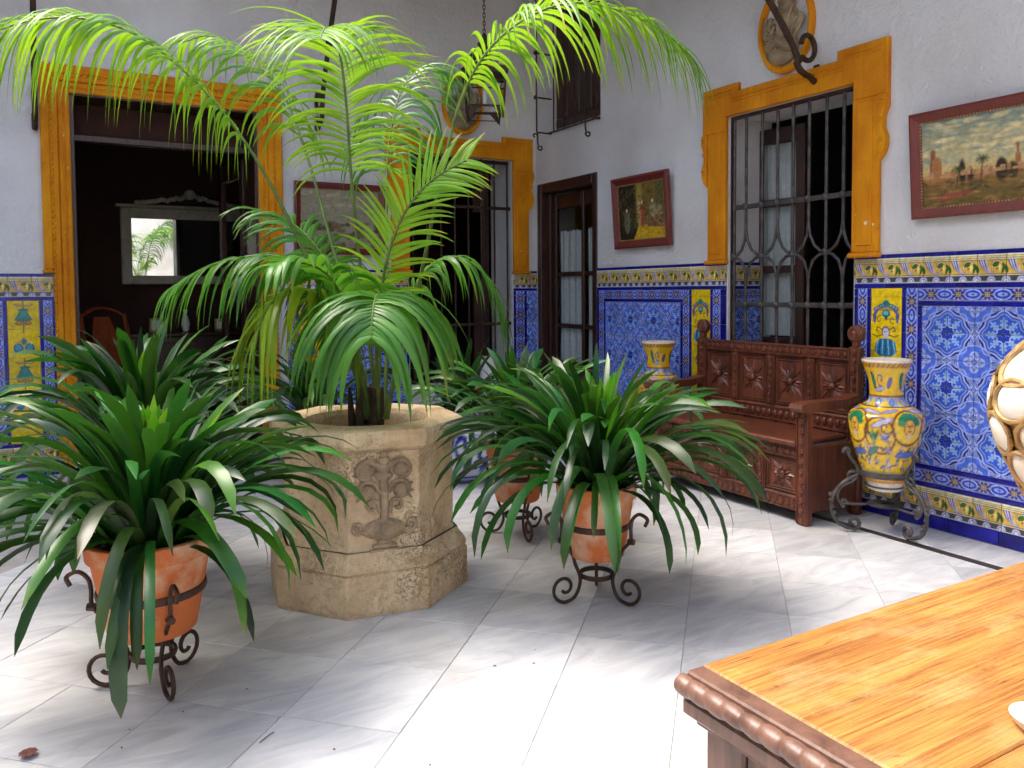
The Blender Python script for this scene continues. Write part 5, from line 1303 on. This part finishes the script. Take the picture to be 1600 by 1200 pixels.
frond([(590, 655, D), (576, 520, D), (561, 400, 3.48), (549, 280, 3.44), (542, 175, 3.38), (533, 95, 3.28), (520, 52, 3.12), (508, 44, 2.98), (500, 60, 2.86)], .54, 52, .44, .0145, .85, 'palm', seed=2, up_bias=.15, fwd=.6, twist=None, splay=.85)
frond([(600, 655, D), (632, 540, D), (664, 400, 3.46), (692, 262, 3.42), (722, 152, 3.36), (765, 76, 3.3), (830, 24, 3.25), (905, 4, 3.2), (985, 22, 3.15), (1040, 52, 3.1), (1075, 84, 3.08)], .58, 50, .48, .018, 1.3, 'palm', seed=3)
frond([(590, 655, D), (588, 560, 3.46), (593, 480, 3.42), (606, 400, 3.38), (634, 330, 3.36), (674, 282, 3.36), (728, 250, 3.38)], .36, 34, .27, .017, .35, 'palm', seed=4, fwd=1.0, splay=1.0, twist=-FW * .8 + Vector((0, 0, .3)))
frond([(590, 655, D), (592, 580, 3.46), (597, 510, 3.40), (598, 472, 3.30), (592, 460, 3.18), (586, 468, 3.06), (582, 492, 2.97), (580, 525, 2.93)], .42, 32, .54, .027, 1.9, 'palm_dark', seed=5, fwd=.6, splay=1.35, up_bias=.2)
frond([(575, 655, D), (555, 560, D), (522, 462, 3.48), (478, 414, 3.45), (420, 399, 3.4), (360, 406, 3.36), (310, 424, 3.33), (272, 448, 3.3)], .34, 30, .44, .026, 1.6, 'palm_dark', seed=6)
frond([(570, 655, D), (552, 570, 3.46), (522, 492, 3.4), (486, 457, 3.34), (446, 456, 3.28), (416, 486, 3.22), (396, 535, 3.2)], .34, 28, .50, .028, 2.3, 'palm_gold', seed=7)
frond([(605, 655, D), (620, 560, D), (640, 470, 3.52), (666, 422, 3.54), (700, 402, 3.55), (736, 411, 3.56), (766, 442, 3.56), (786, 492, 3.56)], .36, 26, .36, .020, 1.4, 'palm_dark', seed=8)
frond([(580, 655, 3.55), (550, 500, 3.62), (510, 350, 3.72), (476, 232, 3.8), (440, 142, 3.86), (390, 82, 3.92), (330, 56, 3.98), (285, 66, 4.02)], .58, 28, .46, .019, 1.6, 'palm', seed=9, own=False)
frond([(600, 655, 3.55), (606, 500, 3.66), (604, 350, 3.76), (606, 240, 3.86), (620, 160, 3.96), (640, 120, 4.06), (660, 104, 4.12), (684, 106, 4.16)], .60, 24, .44, .018, 1.8, 'palm_dark', seed=10, own=False)
frond([(575, 655, 3.55), (560, 560, 3.6), (535, 465, 3.66), (502, 396, 3.72), (458, 350, 3.78), (408, 332, 3.82)], .30, 34, .36, .022, .9, 'palm_dark', seed=11, own=False, up_bias=.2)
frond([(580, 655, 3.5), (560, 560, 3.44), (540, 480, 3.36), (512, 430, 3.26), (470, 410, 3.16), (430, 415, 3.08)], .36, 22, .36, .034, 1.2, 'palm_dark', seed=13, own=False, up_bias=.3)
LEAFLETS.sort(key=lambda q: -q[0])
own = [q for q in LEAFLETS[:300] if q[0] > 0]; rest = [q for q in LEAFLETS if not any(q is w for w in own)] if len(LEAFLETS) < 10 else LEAFLETS[len(own):]
for L, fr, lb, m in own: lb.build('leaflet', M[m], fr, smooth=True)
byf = {}
for L, fr, lb, m in rest: byf.setdefault((fr.name, m), (fr, []))[1].append(lb)
for (nm, m), (fr, ls) in byf.items():
    j = MB(); j.c = []
    for lb in ls: j.add(lb.v, lb.f); j.c += lb.c
    tag(j.build('leaflets', M[m], fr, smooth=True), kind='stuff')
for k in range(20):
    a = random.uniform(0, 6.28); r = random.uniform(.0, .085)
    x, y = r * math.cos(a), r * math.sin(a)
    MB().tube([(x, y, -.02), (x * 1.1, y * 1.1, .10), (x * 1.25, y * 1.25, .24)], [.020, .017, .007], 8).build('sheath', M['palm_base'], palm)
# ------------------------------------------------------------------ carved wooden bench
bn = empty('carved_bench', (0, 0, 0), RZ, 'carved dark wooden settle bench under the grilled window', 'bench')
bx0, bx1 = 2.345, 3.64; W_ = M['bench_wood']
YB, YF = -.09, -.53                      # back plane and front plane
def carved_rail(name, x0, x1, z0, z1, y0, y1, vertical=False, step=.045):
    o = MB().box(x0, x1, y0, y1, z0, z1, .006).build(name, W_, bn, smooth=False)
    c = MB(); yf = y0 - .001; w = (x1 - x0) if vertical else (z1 - z0); L = (z1 - z0) if vertical else (x1 - x0); n = max(1, int(L / step)); st = L / n
    for k in range(n):
        t = (k + .5) * st; u, v = ((x0 + x1) / 2, z0 + t) if vertical else (x0 + t, (z0 + z1) / 2)
        c.ball((u, yf, v), st * .38 if not vertical else w * .28, .013, w * .28 if not vertical else st * .38, 8, 4)
        a, b_ = (u + (0 if vertical else st / 2), v + (st / 2 if vertical else 0))
        c.ball((a, yf, b_), .008, .007, .008, 6, 4)
    e = w * .40
    for s_ in (-1, 1):
        if vertical: c.box((x0 + x1) / 2 + s_ * e - .003, (x0 + x1) / 2 + s_ * e + .003, yf - .005, yf + .004, z0 + .01, z1 - .01)
        else: c.box(x0 + .01, x1 - .01, yf - .005, yf + .004, (z0 + z1) / 2 + s_ * e - .003, (z0 + z1) / 2 + s_ * e + .003)
    put('carving', c.mesh('carving', W_, 40), o)
def carved_panel(x0, x1, z0, z1, y):
    o = MB().box(x0, x1, y + .012, y + .03, z0, z1).build('panel', W_, bn, smooth=False)
    c = MB(); cx, cz = (x0 + x1) / 2, (z0 + z1) / 2; hx, hz = (x1 - x0) / 2, (z1 - z0) / 2
    for s_ in (0, 1):                      # raised field edge
        i = .012 + .014 * s_
        for a, b_, p, q in ((x0 + i, x1 - i, z0 + i, z0 + i + .006), (x0 + i, x1 - i, z1 - i - .006, z1 - i), (x0 + i, x0 + i + .006, z0 + i + .0061, z1 - i - .0061), (x1 - i - .006, x1 - i, z0 + i + .0061, z1 - i - .0061)): c.box(a, b_, y + .004, y + .0125, p, q, .002)
    n = 16
    for k in range(n):
        a = 2 * math.pi * k / n; r = (.80 if k % 2 == 0 else .56) * min(hx / max(.3, abs(math.cos(a))), hz / max(.3, abs(math.sin(a)))) * .9
        r = min(r, 1.15 * min(hx, hz)); d = Vector((math.cos(a), 0, math.sin(a))); sd = Vector((-math.sin(a), 0, math.cos(a))); o0 = Vector((cx, y + .012, cz))
        wv = .013
        c.add([o0 + d * .014, o0 + d * r * .6 + sd * wv, o0 + d * r, o0 + d * r * .6 - sd * wv, o0 + d * r * .55 + Vector((0, -.014, 0))], [(0, 4, 1), (1, 4, 2), (2, 4, 3), (3, 4, 0)])
    c.ball((cx, y + .004, cz), .022, .016, .022, 10, 6)
    put('rosette', c.mesh('rosette', W_, 30), o)
def post(x, z1, y0, y1, w=.072):
    carved_rail('post', x - w / 2, x + w / 2, 0.0, z1, y0, y1, True, .05)
def finial(x, z, y):
    b = MB(); b.box(x - .018, x + .018, y - .02, y + .02, z, z + .045, .006)
    st = len(b.v); b.lathe([(0.0001, -.028), (.04, -.026), (.050, -.015), (.050, .015), (.04, .026), (.0001, .028)], 24)
    b.xf(Matrix.Translation((x, y, z + .075)) @ Matrix.Rotation(math.pi / 2, 4, 'X'), st)
    st = len(b.v); b.lathe([(.0001, .034), (.014, .031), (.02, .026), (.026, .0258), (.030, .03), (.034, .026)], 16); b.xf(Matrix.Translation((x, y, z + .075)) @ Matrix.Rotation(math.pi / 2, 4, 'X'), st)
    b.build('finial', W_, bn)
for x in (bx0 + .036, bx1 - .036): post(x, .955, YB - .045, YB); finial(x, .955, YB - .022)
post(bx0 + .036, .60, YF - .03, YF + .02); post(bx1 - .036, .60, YF - .03, YF + .02)
ix0, ix1 = bx0 + .0722, bx1 - .0722
carved_rail('top_rail', ix0, ix1, .875, .945, YB - .040, YB - .002); carved_rail('back_rail', ix0, ix1, .4555, .555, YB - .040, YB - .002)
nP = 4; mw = .062; pw = (ix1 - ix0 - mw * (nP - 1)) / nP
for k in range(nP):
    a = ix0 + k * (pw + mw); carved_panel(a, a + pw, .5552, .8748, YB - .034)
    if k < nP - 1: carved_rail('mullion', a + pw + .0002, a + pw + mw - .0002, .5552, .8748, YB - .040, YB - .004, True, .045)
# seat chest
MB().box(ix0, ix1, YF - .045, YB - .042, .425, .455, .008).build('seat', W_, bn, smooth=False)
carved_rail('front_rail', ix0, ix1, .355, .4245, YF - .012, YF + .018); carved_rail('front_rail', ix0, ix1, .065, .145, YF - .012, YF + .018)
nP = 4; pw = (ix1 - ix0 - mw * (nP - 1)) / nP
for k in range(nP):
    a = ix0 + k * (pw + mw); carved_panel(a, a + pw, .1452, .3548, YF - .008)
    if k < nP - 1: carved_rail('mullion', a + pw + .0002, a + pw + mw - .0002, .1452, .3548, YF - .012, YF + .016, True, .045)
for x in (bx0 + .01, bx1 - .045):
    MB().box(x, x + .035, YF + .0202, YB - .0455, .065, .4248, .004).build('end_panel', W_, bn, smooth=False)
for x in (bx0 + .036, bx1 - .036):
    a = MB()
    sec = [(YB - .046, .655), (YB - .046, .69), (-.25, .672), (YF - .02, .675), (YF - .075, .665), (YF - .085, .645), (YF - .07, .625), (YF - .02, .6205), (-.25, .625)]
    n = len(sec); V = [(x - .042, y, z) for y, z in sec] + [(x + .042, y, z) for y, z in sec]
    a.add(V, [tuple(range(n)), tuple(range(2 * n - 1, n - 1, -1))] + [(i, n + i, n + (i + 1) % n, (i + 1) % n) for i in range(n)]).build('armrest', W_, bn, smooth=False)
    MB().box(x - .03, x + .03, YF - .028, YF + .018, .6002, .6203).build('arm_block', W_, bn, smooth=False)

# ------------------------------------------------------------------ painted vases on ornate iron stands
def cv_vase():
    c = Canvas(6.283, 4.2, 330, 230, (232, 190, 30)); rn = random.Random(4)
    H = 4.2
    def band(a, b_, col): c.blend(c.step(np.maximum(a - c.V, c.V - b_)), col)
    band(0, .30, (222, 214, 190)); band(.10, .16, (84, 60, 110)); band(.30, .52, (196, 132, 40)); band(.52, .58, (90, 70, 110)); band(.58, .66, (228, 220, 190))
    for k in range(40): c.leaf(k * 6.283 / 40, .41, .07, .03, .6, (230, 180, 60))
    band(2.66, 3.0, (150, 170, 205)); band(2.64, 2.69, (96, 70, 96)); band(2.99, 3.04, (150, 92, 60))
    for k in range(9):
        x = k * 6.283 / 9; c.poly([(x - .3, 2.70), (x, 2.98), (x + .3, 2.70)], (232, 196, 50)); c.leaf(x + .35, 2.84, .12, .09, .8, (112, 150, 215), (60, 60, 120)); c.leaf(x - .35, 2.84, .12, .09, -.8, (190, 204, 230), (60, 60, 120))
    for x0 in (0.0, 1.571, 3.1416, 4.712, 6.283):
        cx, cy = x0, 2.0
        c.ell(cx, cy, .46, .50, (120, 60, 40), 0, .03); c.ell(cx, cy, .40, .44, (236, 196, 40))
        # leafy-crowned mask
        for k in range(9): a = math.pi * (k + .0) / 8; c.leaf(cx + .22 * math.cos(a), cy + .12 + .20 * math.sin(a), .10, .07, a, (36, 140, 90), (20, 80, 70))
        c.ell(cx, cy - .02, .17, .23, (150, 90, 40)); c.ell(cx, cy - .01, .145, .20, (226, 180, 70))
        for s_ in (-1, 1): c.ell(cx + s_ * .06, cy + .04, .035, .018, (50, 30, 30)); c.line([(cx + s_ * .02, cy + .09), (cx + s_ * .10, cy + .10)], .012, (90, 50, 30))
        c.line([(cx, cy + .04), (cx + .015, cy - .05)], .014, (150, 80, 40)); c.line([(cx - .05, cy - .11), (cx + .05, cy - .11)], .016, (150, 50, 40)); c.poly([(cx - .10, cy - .20), (cx, cy - .38), (cx + .10, cy - .20)], (214, 190, 200))
        x = x0 + .785
        c.ell(x, 1.75, .40, .52, (130, 70, 50), .2, .028)
        [c.leaf(x - .18 + dx, 1.72 + dy, .035, .13, ro, co, (40, 60, 70)) for dx, dy, ro, co in ((-.07, .02, .5, (50, 120, 90)), (0, .06, .1, (70, 150, 110)), (.07, .02, -.4, (40, 110, 96)), (0, -.1, 0, (120, 160, 110)))]; [c.leaf(x + .14 + dx, 1.72 + dy, .03, .11, ro, co, (70, 60, 110)) for dx, dy, ro, co in ((-.07, 0, .6, (120, 124, 190)), (0, .05, .1, (176, 176, 216)), (.07, 0, -.6, (96, 100, 176)), (.02, -.09, 1.3, (150, 140, 190)))]; [c.scroll((x + q, 1.45), .02, .10, q * 9, q * 9 + 6, .014, (140, 84, 60)) for q in (-.22, .2)]; c.leaf(x + .05, 2.12, .28, .07, .4, (196, 190, 214), (90, 80, 120)); c.scroll((x + .15, 2.0), .03, .2, 0, 6, .022, (100, 60, 60))
        c.leaf(x - .30, 2.45, .30, .06, -.2, (190, 186, 214), (80, 70, 110)); c.leaf(x + .28, 2.48, .26, .055, .25, (150, 150, 200), (80, 70, 110))
        for k in range(60):
            a = rn.uniform(-.78, .78); v = rn.uniform(.72, 1.45)
            c.leaf(x0 + .39 + a, v, rn.uniform(.04, .10), rn.uniform(.014, .032), rn.uniform(-1.5, 1.5), [(90, 120, 180), (176, 160, 196), (44, 116, 96), (210, 200, 214), (150, 96, 60)][k % 5], (90, 56, 66))
        c.leaf(x0, 1.22, .30, .08, .1, (84, 110, 190), (50, 50, 110)); c.leaf(x0 + .55, 1.3, .2, .07, .7, (60, 120, 110), (40, 60, 90))
        # neck sprays
        c.leaf(x0 + .2, 3.45, .11, .2, .3, (40, 124, 84), (30, 70, 80)); c.scroll((x0 + .62, 3.5), .05, .22, -1, 5, .026, (110, 90, 150)); c.leaf(x0 + .55, 3.22, .26, .06, .1, (176, 176, 206), (80, 70, 110)); c.leaf(x0 + 1.1, 3.4, .10, .14, -.6, (96, 90, 160), (60, 50, 100))
    band(3.82, 3.98, (206, 150, 50)); band(3.98, 4.2, (226, 216, 196))
    for k in range(30): c.line([(k * .21, 3.85), (k * .21 + .1, 3.95)], .018, (110, 60, 40))
    return c
VASE = cv_vase()
def vase(x, y, rz, label, slabel):
    st = empty('iron_vase_stand', (x, y, 0), rz, slabel, 'vase stand', 'ornate iron vase stands'); m = M['grey_iron']; nn = 28
    MB().tube([(.128 * math.cos(2 * math.pi * k / nn), .128 * math.sin(2 * math.pi * k / nn), .325) for k in range(nn + 1)], .008, 6, flat=2.2, cap=False, up=(0, 0, 1)).build('hoop', m, st)
    MB().lathe([(.02, .145), (.085, .15), (.09, .156), (.02, .160)], 20).build('saucer', m, st)
    for k in range(3):
        a = 2 * math.pi * k / 3; c, s_ = math.cos(a), math.sin(a)
        def path(prof, r, nm):
            MB().tube([np.array((u * c, u * s_, v)) for u, v in prof], r, 7).build(nm, m, st)
        up = smooth_pts([(.19, .44), (.175, .40), (.145, .36), (.135, .325), (.15, .28), (.21, .245), (.235, .20), (.225, .16), (.20, .135)], 4)
        path([tuple(p) for p in up], .009, 'leg')
        low = smooth_pts([(.135, .31), (.20, .27), (.255, .20), (.265, .12), (.24, .06), (.20, .03), (.15, .018)], 4)
        path([tuple(p) for p in low] + [(.155 + q[0], .05 + q[1]) for q in spiral((0, 0), .035, .010, -math.pi / 2, -2.6 * math.pi, 16)], .010, 'leg')
        path([(.20 + q[0], .135 + q[1]) for q in spiral((.0, .022), .024, .008, -1.5, 3.6, 12)], .009, 'scroll')
        path([(.165 + q[0], .30 + q[1]) for q in spiral((0, 0), .026, .008, 2.2, -3.4, 12)], .009, 'scroll')
        path([(.19 + q[0], .43 + q[1]) for q in spiral((0, 0), .020, .008, -.5, 5, 10)], .010, 'scroll')
        path([(.09, .152), (.15, .15), (.22, .155)], .007, 'strut')
        lf_ = MB()
        for q in range(6): t = q / 5; u, v = .262 - .05 * t * t, .20 - .16 * t; lf_.ball((u * c + .008 * c, u * s_ + .008 * s_, v), .013, .013, .012, 6, 4)
        lf_.build('acanthus', m, st)
    o = empty('painted_vase', (x, y, .235), rz - .15, label, 'vase', 'yellow painted ceramic vases')
    prof = [(.078, 0), (.088, .012), (.086, .03), (.10, .055), (.105, .085), (.115, .10), (.150, .20), (.176, .30), (.184, .36), (.176, .402), (.135, .437), (.094, .46), (.083, .49), (.083, .53), (.092, .59), (.112, .645), (.122, .672), (.118, .684), (.100, .665)]
    lathe_painted(prof, VASE, 'body', o, 'vase_paint')
    MB().add([(.1 * math.cos(2 * math.pi * k / 24), .1 * math.sin(2 * math.pi * k / 24), .62) for k in range(24)], [tuple(range(24))]).build('inside', M['soil'], o, smooth=False)
    return o
vase(-.30, -3.925, R_(260), 'tall yellow painted ceramic vase to the right of the bench', 'ornate iron stand under the vase right of the bench')
vase(-.28, -2.10, R_(290), 'tall yellow painted ceramic vase between bench and door, behind the leaves', 'ornate iron stand under the vase left of the bench')

# ------------------------------------------------------------------ wooden chest in the foreground
tb = empty('wooden_table', (-3.262, -5.655, 0), 0, 'heavy wooden chest table with worn orange plank top and carved rope edge', 'table')
TZ = .72; TW, TD = 1.75, .95            # runs +x and -y from the corner
yy = -.002
for k, wd in enumerate((.36, .30, .288)):
    MB().box(.034, TW, yy - wd + .0012, yy, TZ - .03, TZ, .003).build('plank', M['table_plank'], tb, smooth=False); yy -= wd
MB().box(.0, .0338, -TD, -.002, TZ - .03, TZ - .001, .003).build('breadboard_end', M['table_wood'], tb, smooth=False)
def rope(x0, y0, x1, y1, z, r):
    """carved twisted moulding: a bar whose section swells in slanting lobes"""
    b = MB(); L = math.hypot(x1 - x0, y1 - y0); dx, dy = (x1 - x0) / L, (y1 - y0) / L; ns = int(L / .0035); nt = 20; V = []; F = []; rn = random.Random(3)
    for i in range(ns + 1):
        s = i / ns * L; c = Vector((x0 + dx * s, y0 + dy * s, z)); wob = .06 * math.sin(s * 37) + .04 * math.sin(s * 91)
        for k in range(nt):
            a = 2 * math.pi * k / nt; ph = s / .034 * 2 * math.pi + 1.0 * math.sin(a) * 1.6 + a * .5; lobe = abs(math.sin(ph / 2)) ** .55
            rr = r * (.80 + .22 * lobe + wob * .6)
            V.append(c + Vector((-dy, dx, 0)) * (rr * math.cos(a)) + Vector((0, 0, rr * math.sin(a) * .95)))
    for i in range(ns):
        for k in range(nt): F.append((i * nt + k, i * nt + (k + 1) % nt, (i + 1) * nt + (k + 1) % nt, (i + 1) * nt + k))
    F.append(tuple(range(nt - 1, -1, -1))); F.append(tuple(ns * nt + k for k in range(nt)))
    return b.add(V, F)
rope(-.004, .004, -.004, -TD, TZ - .022, .0155).build('rope_moulding', M['table_wood'], tb)
MB().box(-.004, TW, -TD, .006, TZ - .070, TZ - .0405, .006).build('cornice', M['table_wood'], tb, smooth=False)
MB().box(.012, TW - .01, -TD + .01, -.008, TZ - .085, TZ - .0702, .004).build('cornice', M['table_wood'], tb, smooth=False)
for y0, y1 in ((-.095, -.02), (-TD + .02, -TD + .09)):
    MB().box(.022, .10, y0, y1, 0, TZ - .0852, .004).build('corner_post', M['table_wood'], tb, smooth=False)
MB().box(.034, .05, -TD + .0902, -.0952, .08, TZ - .0852).build('side_panel', M['table_wood'], tb, smooth=False)
MB().box(.1002, TW - .04, -.04, -.024, .08, TZ - .0852).build('back_panel', M['table_wood'], tb, smooth=False)
for z0, z1 in ((.56, TZ - .0853), (.08, .16)): MB().box(.028, .0338, -TD + .0904, -.0954, z0, z1, .003).build('side_rail', M['table_wood'], tb, smooth=False)

# gilded artichoke ornament standing on the chest
AX = at(1690, 700, 1.42)
ar = empty('artichoke_ornament', (AX.x, AX.y, TZ), 0, 'gilded ceramic artichoke ornament with white scales standing on the wooden chest', 'ornament')
prof = [(.055, 0), (.07, .01), (.07, .025), (.035, .045), (.03, .085), (.045, .13), (.085, .205), (.122, .285), (.135, .345), (.125, .405), (.092, .455), (.048, .495), (.005, .515)]
MB().lathe(smooth_pts(prof, 4), 32).build('core', M['gilt'], ar)
Pp = smooth_pts(prof, 6); zs_ = [p[1] for p in Pp]; rs_ = [p[0] for p in Pp]
mat('scale_white', (.80, .77, .68), .3, col2=(.72, .58, .30), scale=9, coat=.3, contrast=(.30, .5)); mat('scale_yellow', (.85, .58, .03), .3, scale=9, coat=.3)
for j, zc in enumerate((.175, .238, .302, .367, .428)):
    nsc = (7, 8, 8, 8, 7)[j]; r = float(np.interp(zc, zs_, rs_)); hwa = math.pi / nsc * .84; hh = .037; n = 20
    for k in range(nsc):
        a = 2 * math.pi * (k + .5 * (j % 2)) / nsc
        def pt(u, v, lift):
            z = zc + v * hh; rr = float(np.interp(z, zs_, rs_)) + lift; w = a + u * hwa; return (rr * math.cos(w), rr * math.sin(w), z)
        rim_ = [(math.cos(2 * math.pi * q / n), math.sin(2 * math.pi * q / n)) for q in range(n)]
        V = [pt(u, v, .003) for u, v in rim_] + [pt(u * .6, v * .6, .011) for u, v in rim_] + [pt(0, 0, .013)]
        F = [(q, (q + 1) % n, n + (q + 1) % n, n + q) for q in range(n)] + [(n + q, n + (q + 1) % n, 2 * n) for q in range(n)]
        MB().add(V, F).build('scale', M['scale_white'], ar, smooth=True)
        MB().tube([pt(u, v, .007) for u, v in rim_] + [pt(*rim_[0], .007)], [.0042 + .0012 * (q % 2) for q in range(n + 1)], 6, cap=False).build('scale_edge', M['gilt'], ar)
MB().lathe([(.1235, .285), (.1365, .345), (.1265, .405)], 24).build('glaze_band', M['scale_yellow'], ar)
DS = at(1634, 1068, 1.02)
dish = tag(MB().lathe([(.0001, 0), (.03, .001), (.038, .012), (.040, .016), (.036, .014), (.028, .005), (.0001, .004)], 24, c=(0, 0, 0)).build('small_dish', M['white_ceramic'], None, loc=(DS.x, DS.y, TZ + .0005)), 'small white dish at the edge of the wooden chest top', 'dish')

# ------------------------------------------------------------------ the room through the doorway
mr = empty('wall_mirror', (-2.76, 2.44, 1.38), 0, 'pale carved framed mirror reflecting the palm inside the doorway room', 'mirror')
MB().box(-.56, .56, -.03, -.02, .09, .67).build('mirror_glass', M['mirror_glass'], mr, smooth=False)
for x0, x1, z0, z1 in ((-.66, -.5602, .0, .78), (.5602, .66, .0, .78), (-.56, .56, .6702, .78), (-.56, .56, .0, .0898)): MB().box(x0, x1, -.06, 0, z0, z1, .012).build('frame_rail', M['white_frame'], mr, smooth=False)
MB().box(-.70, .70, -.075, 0, .7802, .81, .008).build('cornice', M['white_frame'], mr, smooth=False)
cb = MB(); rn = random.Random(2)
for k in range(36):
    t = k / 35 * 2 - 1; cb.ball((t * .5, -.04, .83 + .11 * (1 - abs(t)) ** 1.4 * rn.uniform(.5, 1.1)), .03 * rn.uniform(.7, 1.1), .02, .026, 7, 5)
cb.ball((0, -.05, .93), .06, .03, .055); cb.build('crest', M['white_frame'], mr)
cs = empty('console_cabinet', (-2.75, 2.18, 0), 0, 'dark wooden console cabinet below the mirror inside the doorway', 'cabinet')
MB().box(-.70, .70, -.24, .24, .86, .90, .006).build('top', M['dark_wood'], cs, smooth=False); MB().box(-.66, .66, -.20, .22, .12, .8598, .006).build('carcass', M['dark_wood'], cs, smooth=False)
for x in (-.63, .57): MB().box(x, x + .06, -.19, .2, 0, .1198).build('leg', M['dark_wood'], cs, smooth=False)
for x in (-.60, .02): MB().box(x, x + .58, -.212, -.2002, .18, .80, .006).build('cabinet_door', M['dark_wood'], cs, smooth=False)
for i, (x, w, h) in enumerate(((-.40, .06, .10), (-.12, .05, .22), (.22, .06, .09))):
    f = empty('photo_frame' if i != 1 else 'table_vase', (-2.75 + x, 2.12, .9005), R_(10 - 10 * i), ('small picture frame standing on the console cabinet', 'slim pale vase standing on the console cabinet', 'low picture frame standing at the far end of the console cabinet')[i], ('photo frame', 'vase', 'photo frame')[i])
    if i == 1: MB().lathe([(.02, 0), (.03, .01), (.045, .08), (.03, .14), (.015, .17), (.025, .22)], 16).build('body', M['white_ceramic'], f)
    else: MB().box(-w, w, -.012, .012, 0, h * 1.4, .004).build('frame', M['gilt'], f, smooth=False); MB().box(-w + .02, w - .02, -.014, -.0122, .02, h * 1.4 - .02).build('photograph', M['curtain'], f, smooth=False)
chr_ = empty('wooden_chair', (-3.50, 1.25, 0), R_(28), 'reddish wooden chair with a curved back just inside the doorway', 'chair')
cw = M['chair_wood']
MB().box(-.23, .23, -.22, .22, .44, .475, .01).build('seat', cw, chr_, smooth=False)
for x in (-.20, .20):
    MB().tube([(x, -.19, 0), (x, -.19, .44)], [.018, .024], 8).build('leg', cw, chr_)
    MB().tube(smooth_pts([(x, .24, 0), (x, .20, .25), (x, .19, .46), (x * 1.05, .24, .80), (x * 1.02, .32, 1.10)], 4), .022, 8).build('leg', cw, chr_)
MB().tube(smooth_pts([(-.21, .32, 1.08), (-.1, .34, 1.14), (0, .345, 1.16), (.1, .34, 1.14), (.21, .32, 1.08)], 4), .026, 8, flat=.6).build('crest_rail', cw, chr_)
bsp = MB(); V = []; F = []
for i in range(7):
    z = .54 + i * .09; y = .20 + .13 * (i / 6) ** 1.2; hwid = .07 + .05 * math.sin(i / 6 * math.pi); V += [(-hwid, y, z), (hwid, y, z), (-hwid, y + .016, z), (hwid, y + .016, z)]
for i in range(6):
    a = 4 * i; F += [(a, a + 1, a + 5, a + 4), (a + 2, a + 6, a + 7, a + 3), (a, a + 4, a + 6, a + 2), (a + 1, a + 3, a + 7, a + 5)]
bsp.add(V, F).build('splat', cw, chr_)
# white lantern-like jug on the sill side of the back window
jg = empty('white_jug', (-.66, -.25, 0), 0, 'slim white ceramic umbrella jar in front of the grilled back window', 'jar')
MB().lathe([(.07, 0), (.08, .02), (.085, .30), (.09, .62), (.095, .70), (.085, .70), (.08, .60)], 12).build('body', M['white_ceramic'], jg)
MB().lathe([(.0001, .55), (.079, .55)], 12).build('inside', M['soil'], jg)

# ------------------------------------------------------------------ litter on the marble
fl = empty('dried_flower', at(44, 1180, 2.32), 0, 'dried reddish flower lying on the marble in the near corner', 'flower')
p = at(44, 1180, 2.32); k_ = (CAM.z - .004) / (CAM.z - p.z); fl.location = CAM + (p - CAM) * k_
for k in range(9):
    a = k * .7; lb = MB(); strap_leaf(lb, (0, 0, .004), a, R_(35), .028, .012, R_(90), n=5); lb.build('petal', M['dead_leaf'], fl)
def ground(px, py, h=.003):
    q = at(px, py, 2.0); return CAM + (q - CAM) * ((CAM.z - h) / (CAM.z - q.z))
rn = random.Random(12)
a, b_ = ground(406, 1160), ground(428, 1144)
tag(MB().tube(smooth_pts([a, (a + b_) / 2 + Vector((.003, .002, .002)), b_], 4), .0017, 5).build('twig', M['dead_leaf'], None), 'thin dark twig lying on the bright marble', 'twig')
spots = [(286, 1112), (386, 1076), (424, 1094), (202, 1140), (190, 1168), (522, 1170), (487, 996), (554, 1015), (640, 1035), (258, 1005), (836, 1015), (834, 1036), (1056, 902), (1214, 872), (773, 1040), (700, 1010), (816, 905), (672, 1194)]
lit = MB()
for px, py in spots:
    c = ground(px, py, .0025); r = rn.uniform(.004, .008); ang = rn.uniform(0, 3.1)
    dx, dy = math.cos(ang) * r, math.sin(ang) * r
    lit.add([(c.x - dx, c.y - dy, .0012), (c.x + dy * .4, c.y - dx * .4, .004), (c.x + dx, c.y + dy, .0012), (c.x - dy * .4, c.y + dx * .4, .003)], [(0, 1, 2, 3)])
tag(lit.build('leaf_litter', M['dead_leaf'], None, smooth=False), 'tiny dark leaf crumbs scattered over the marble floor', 'debris', kind='stuff')
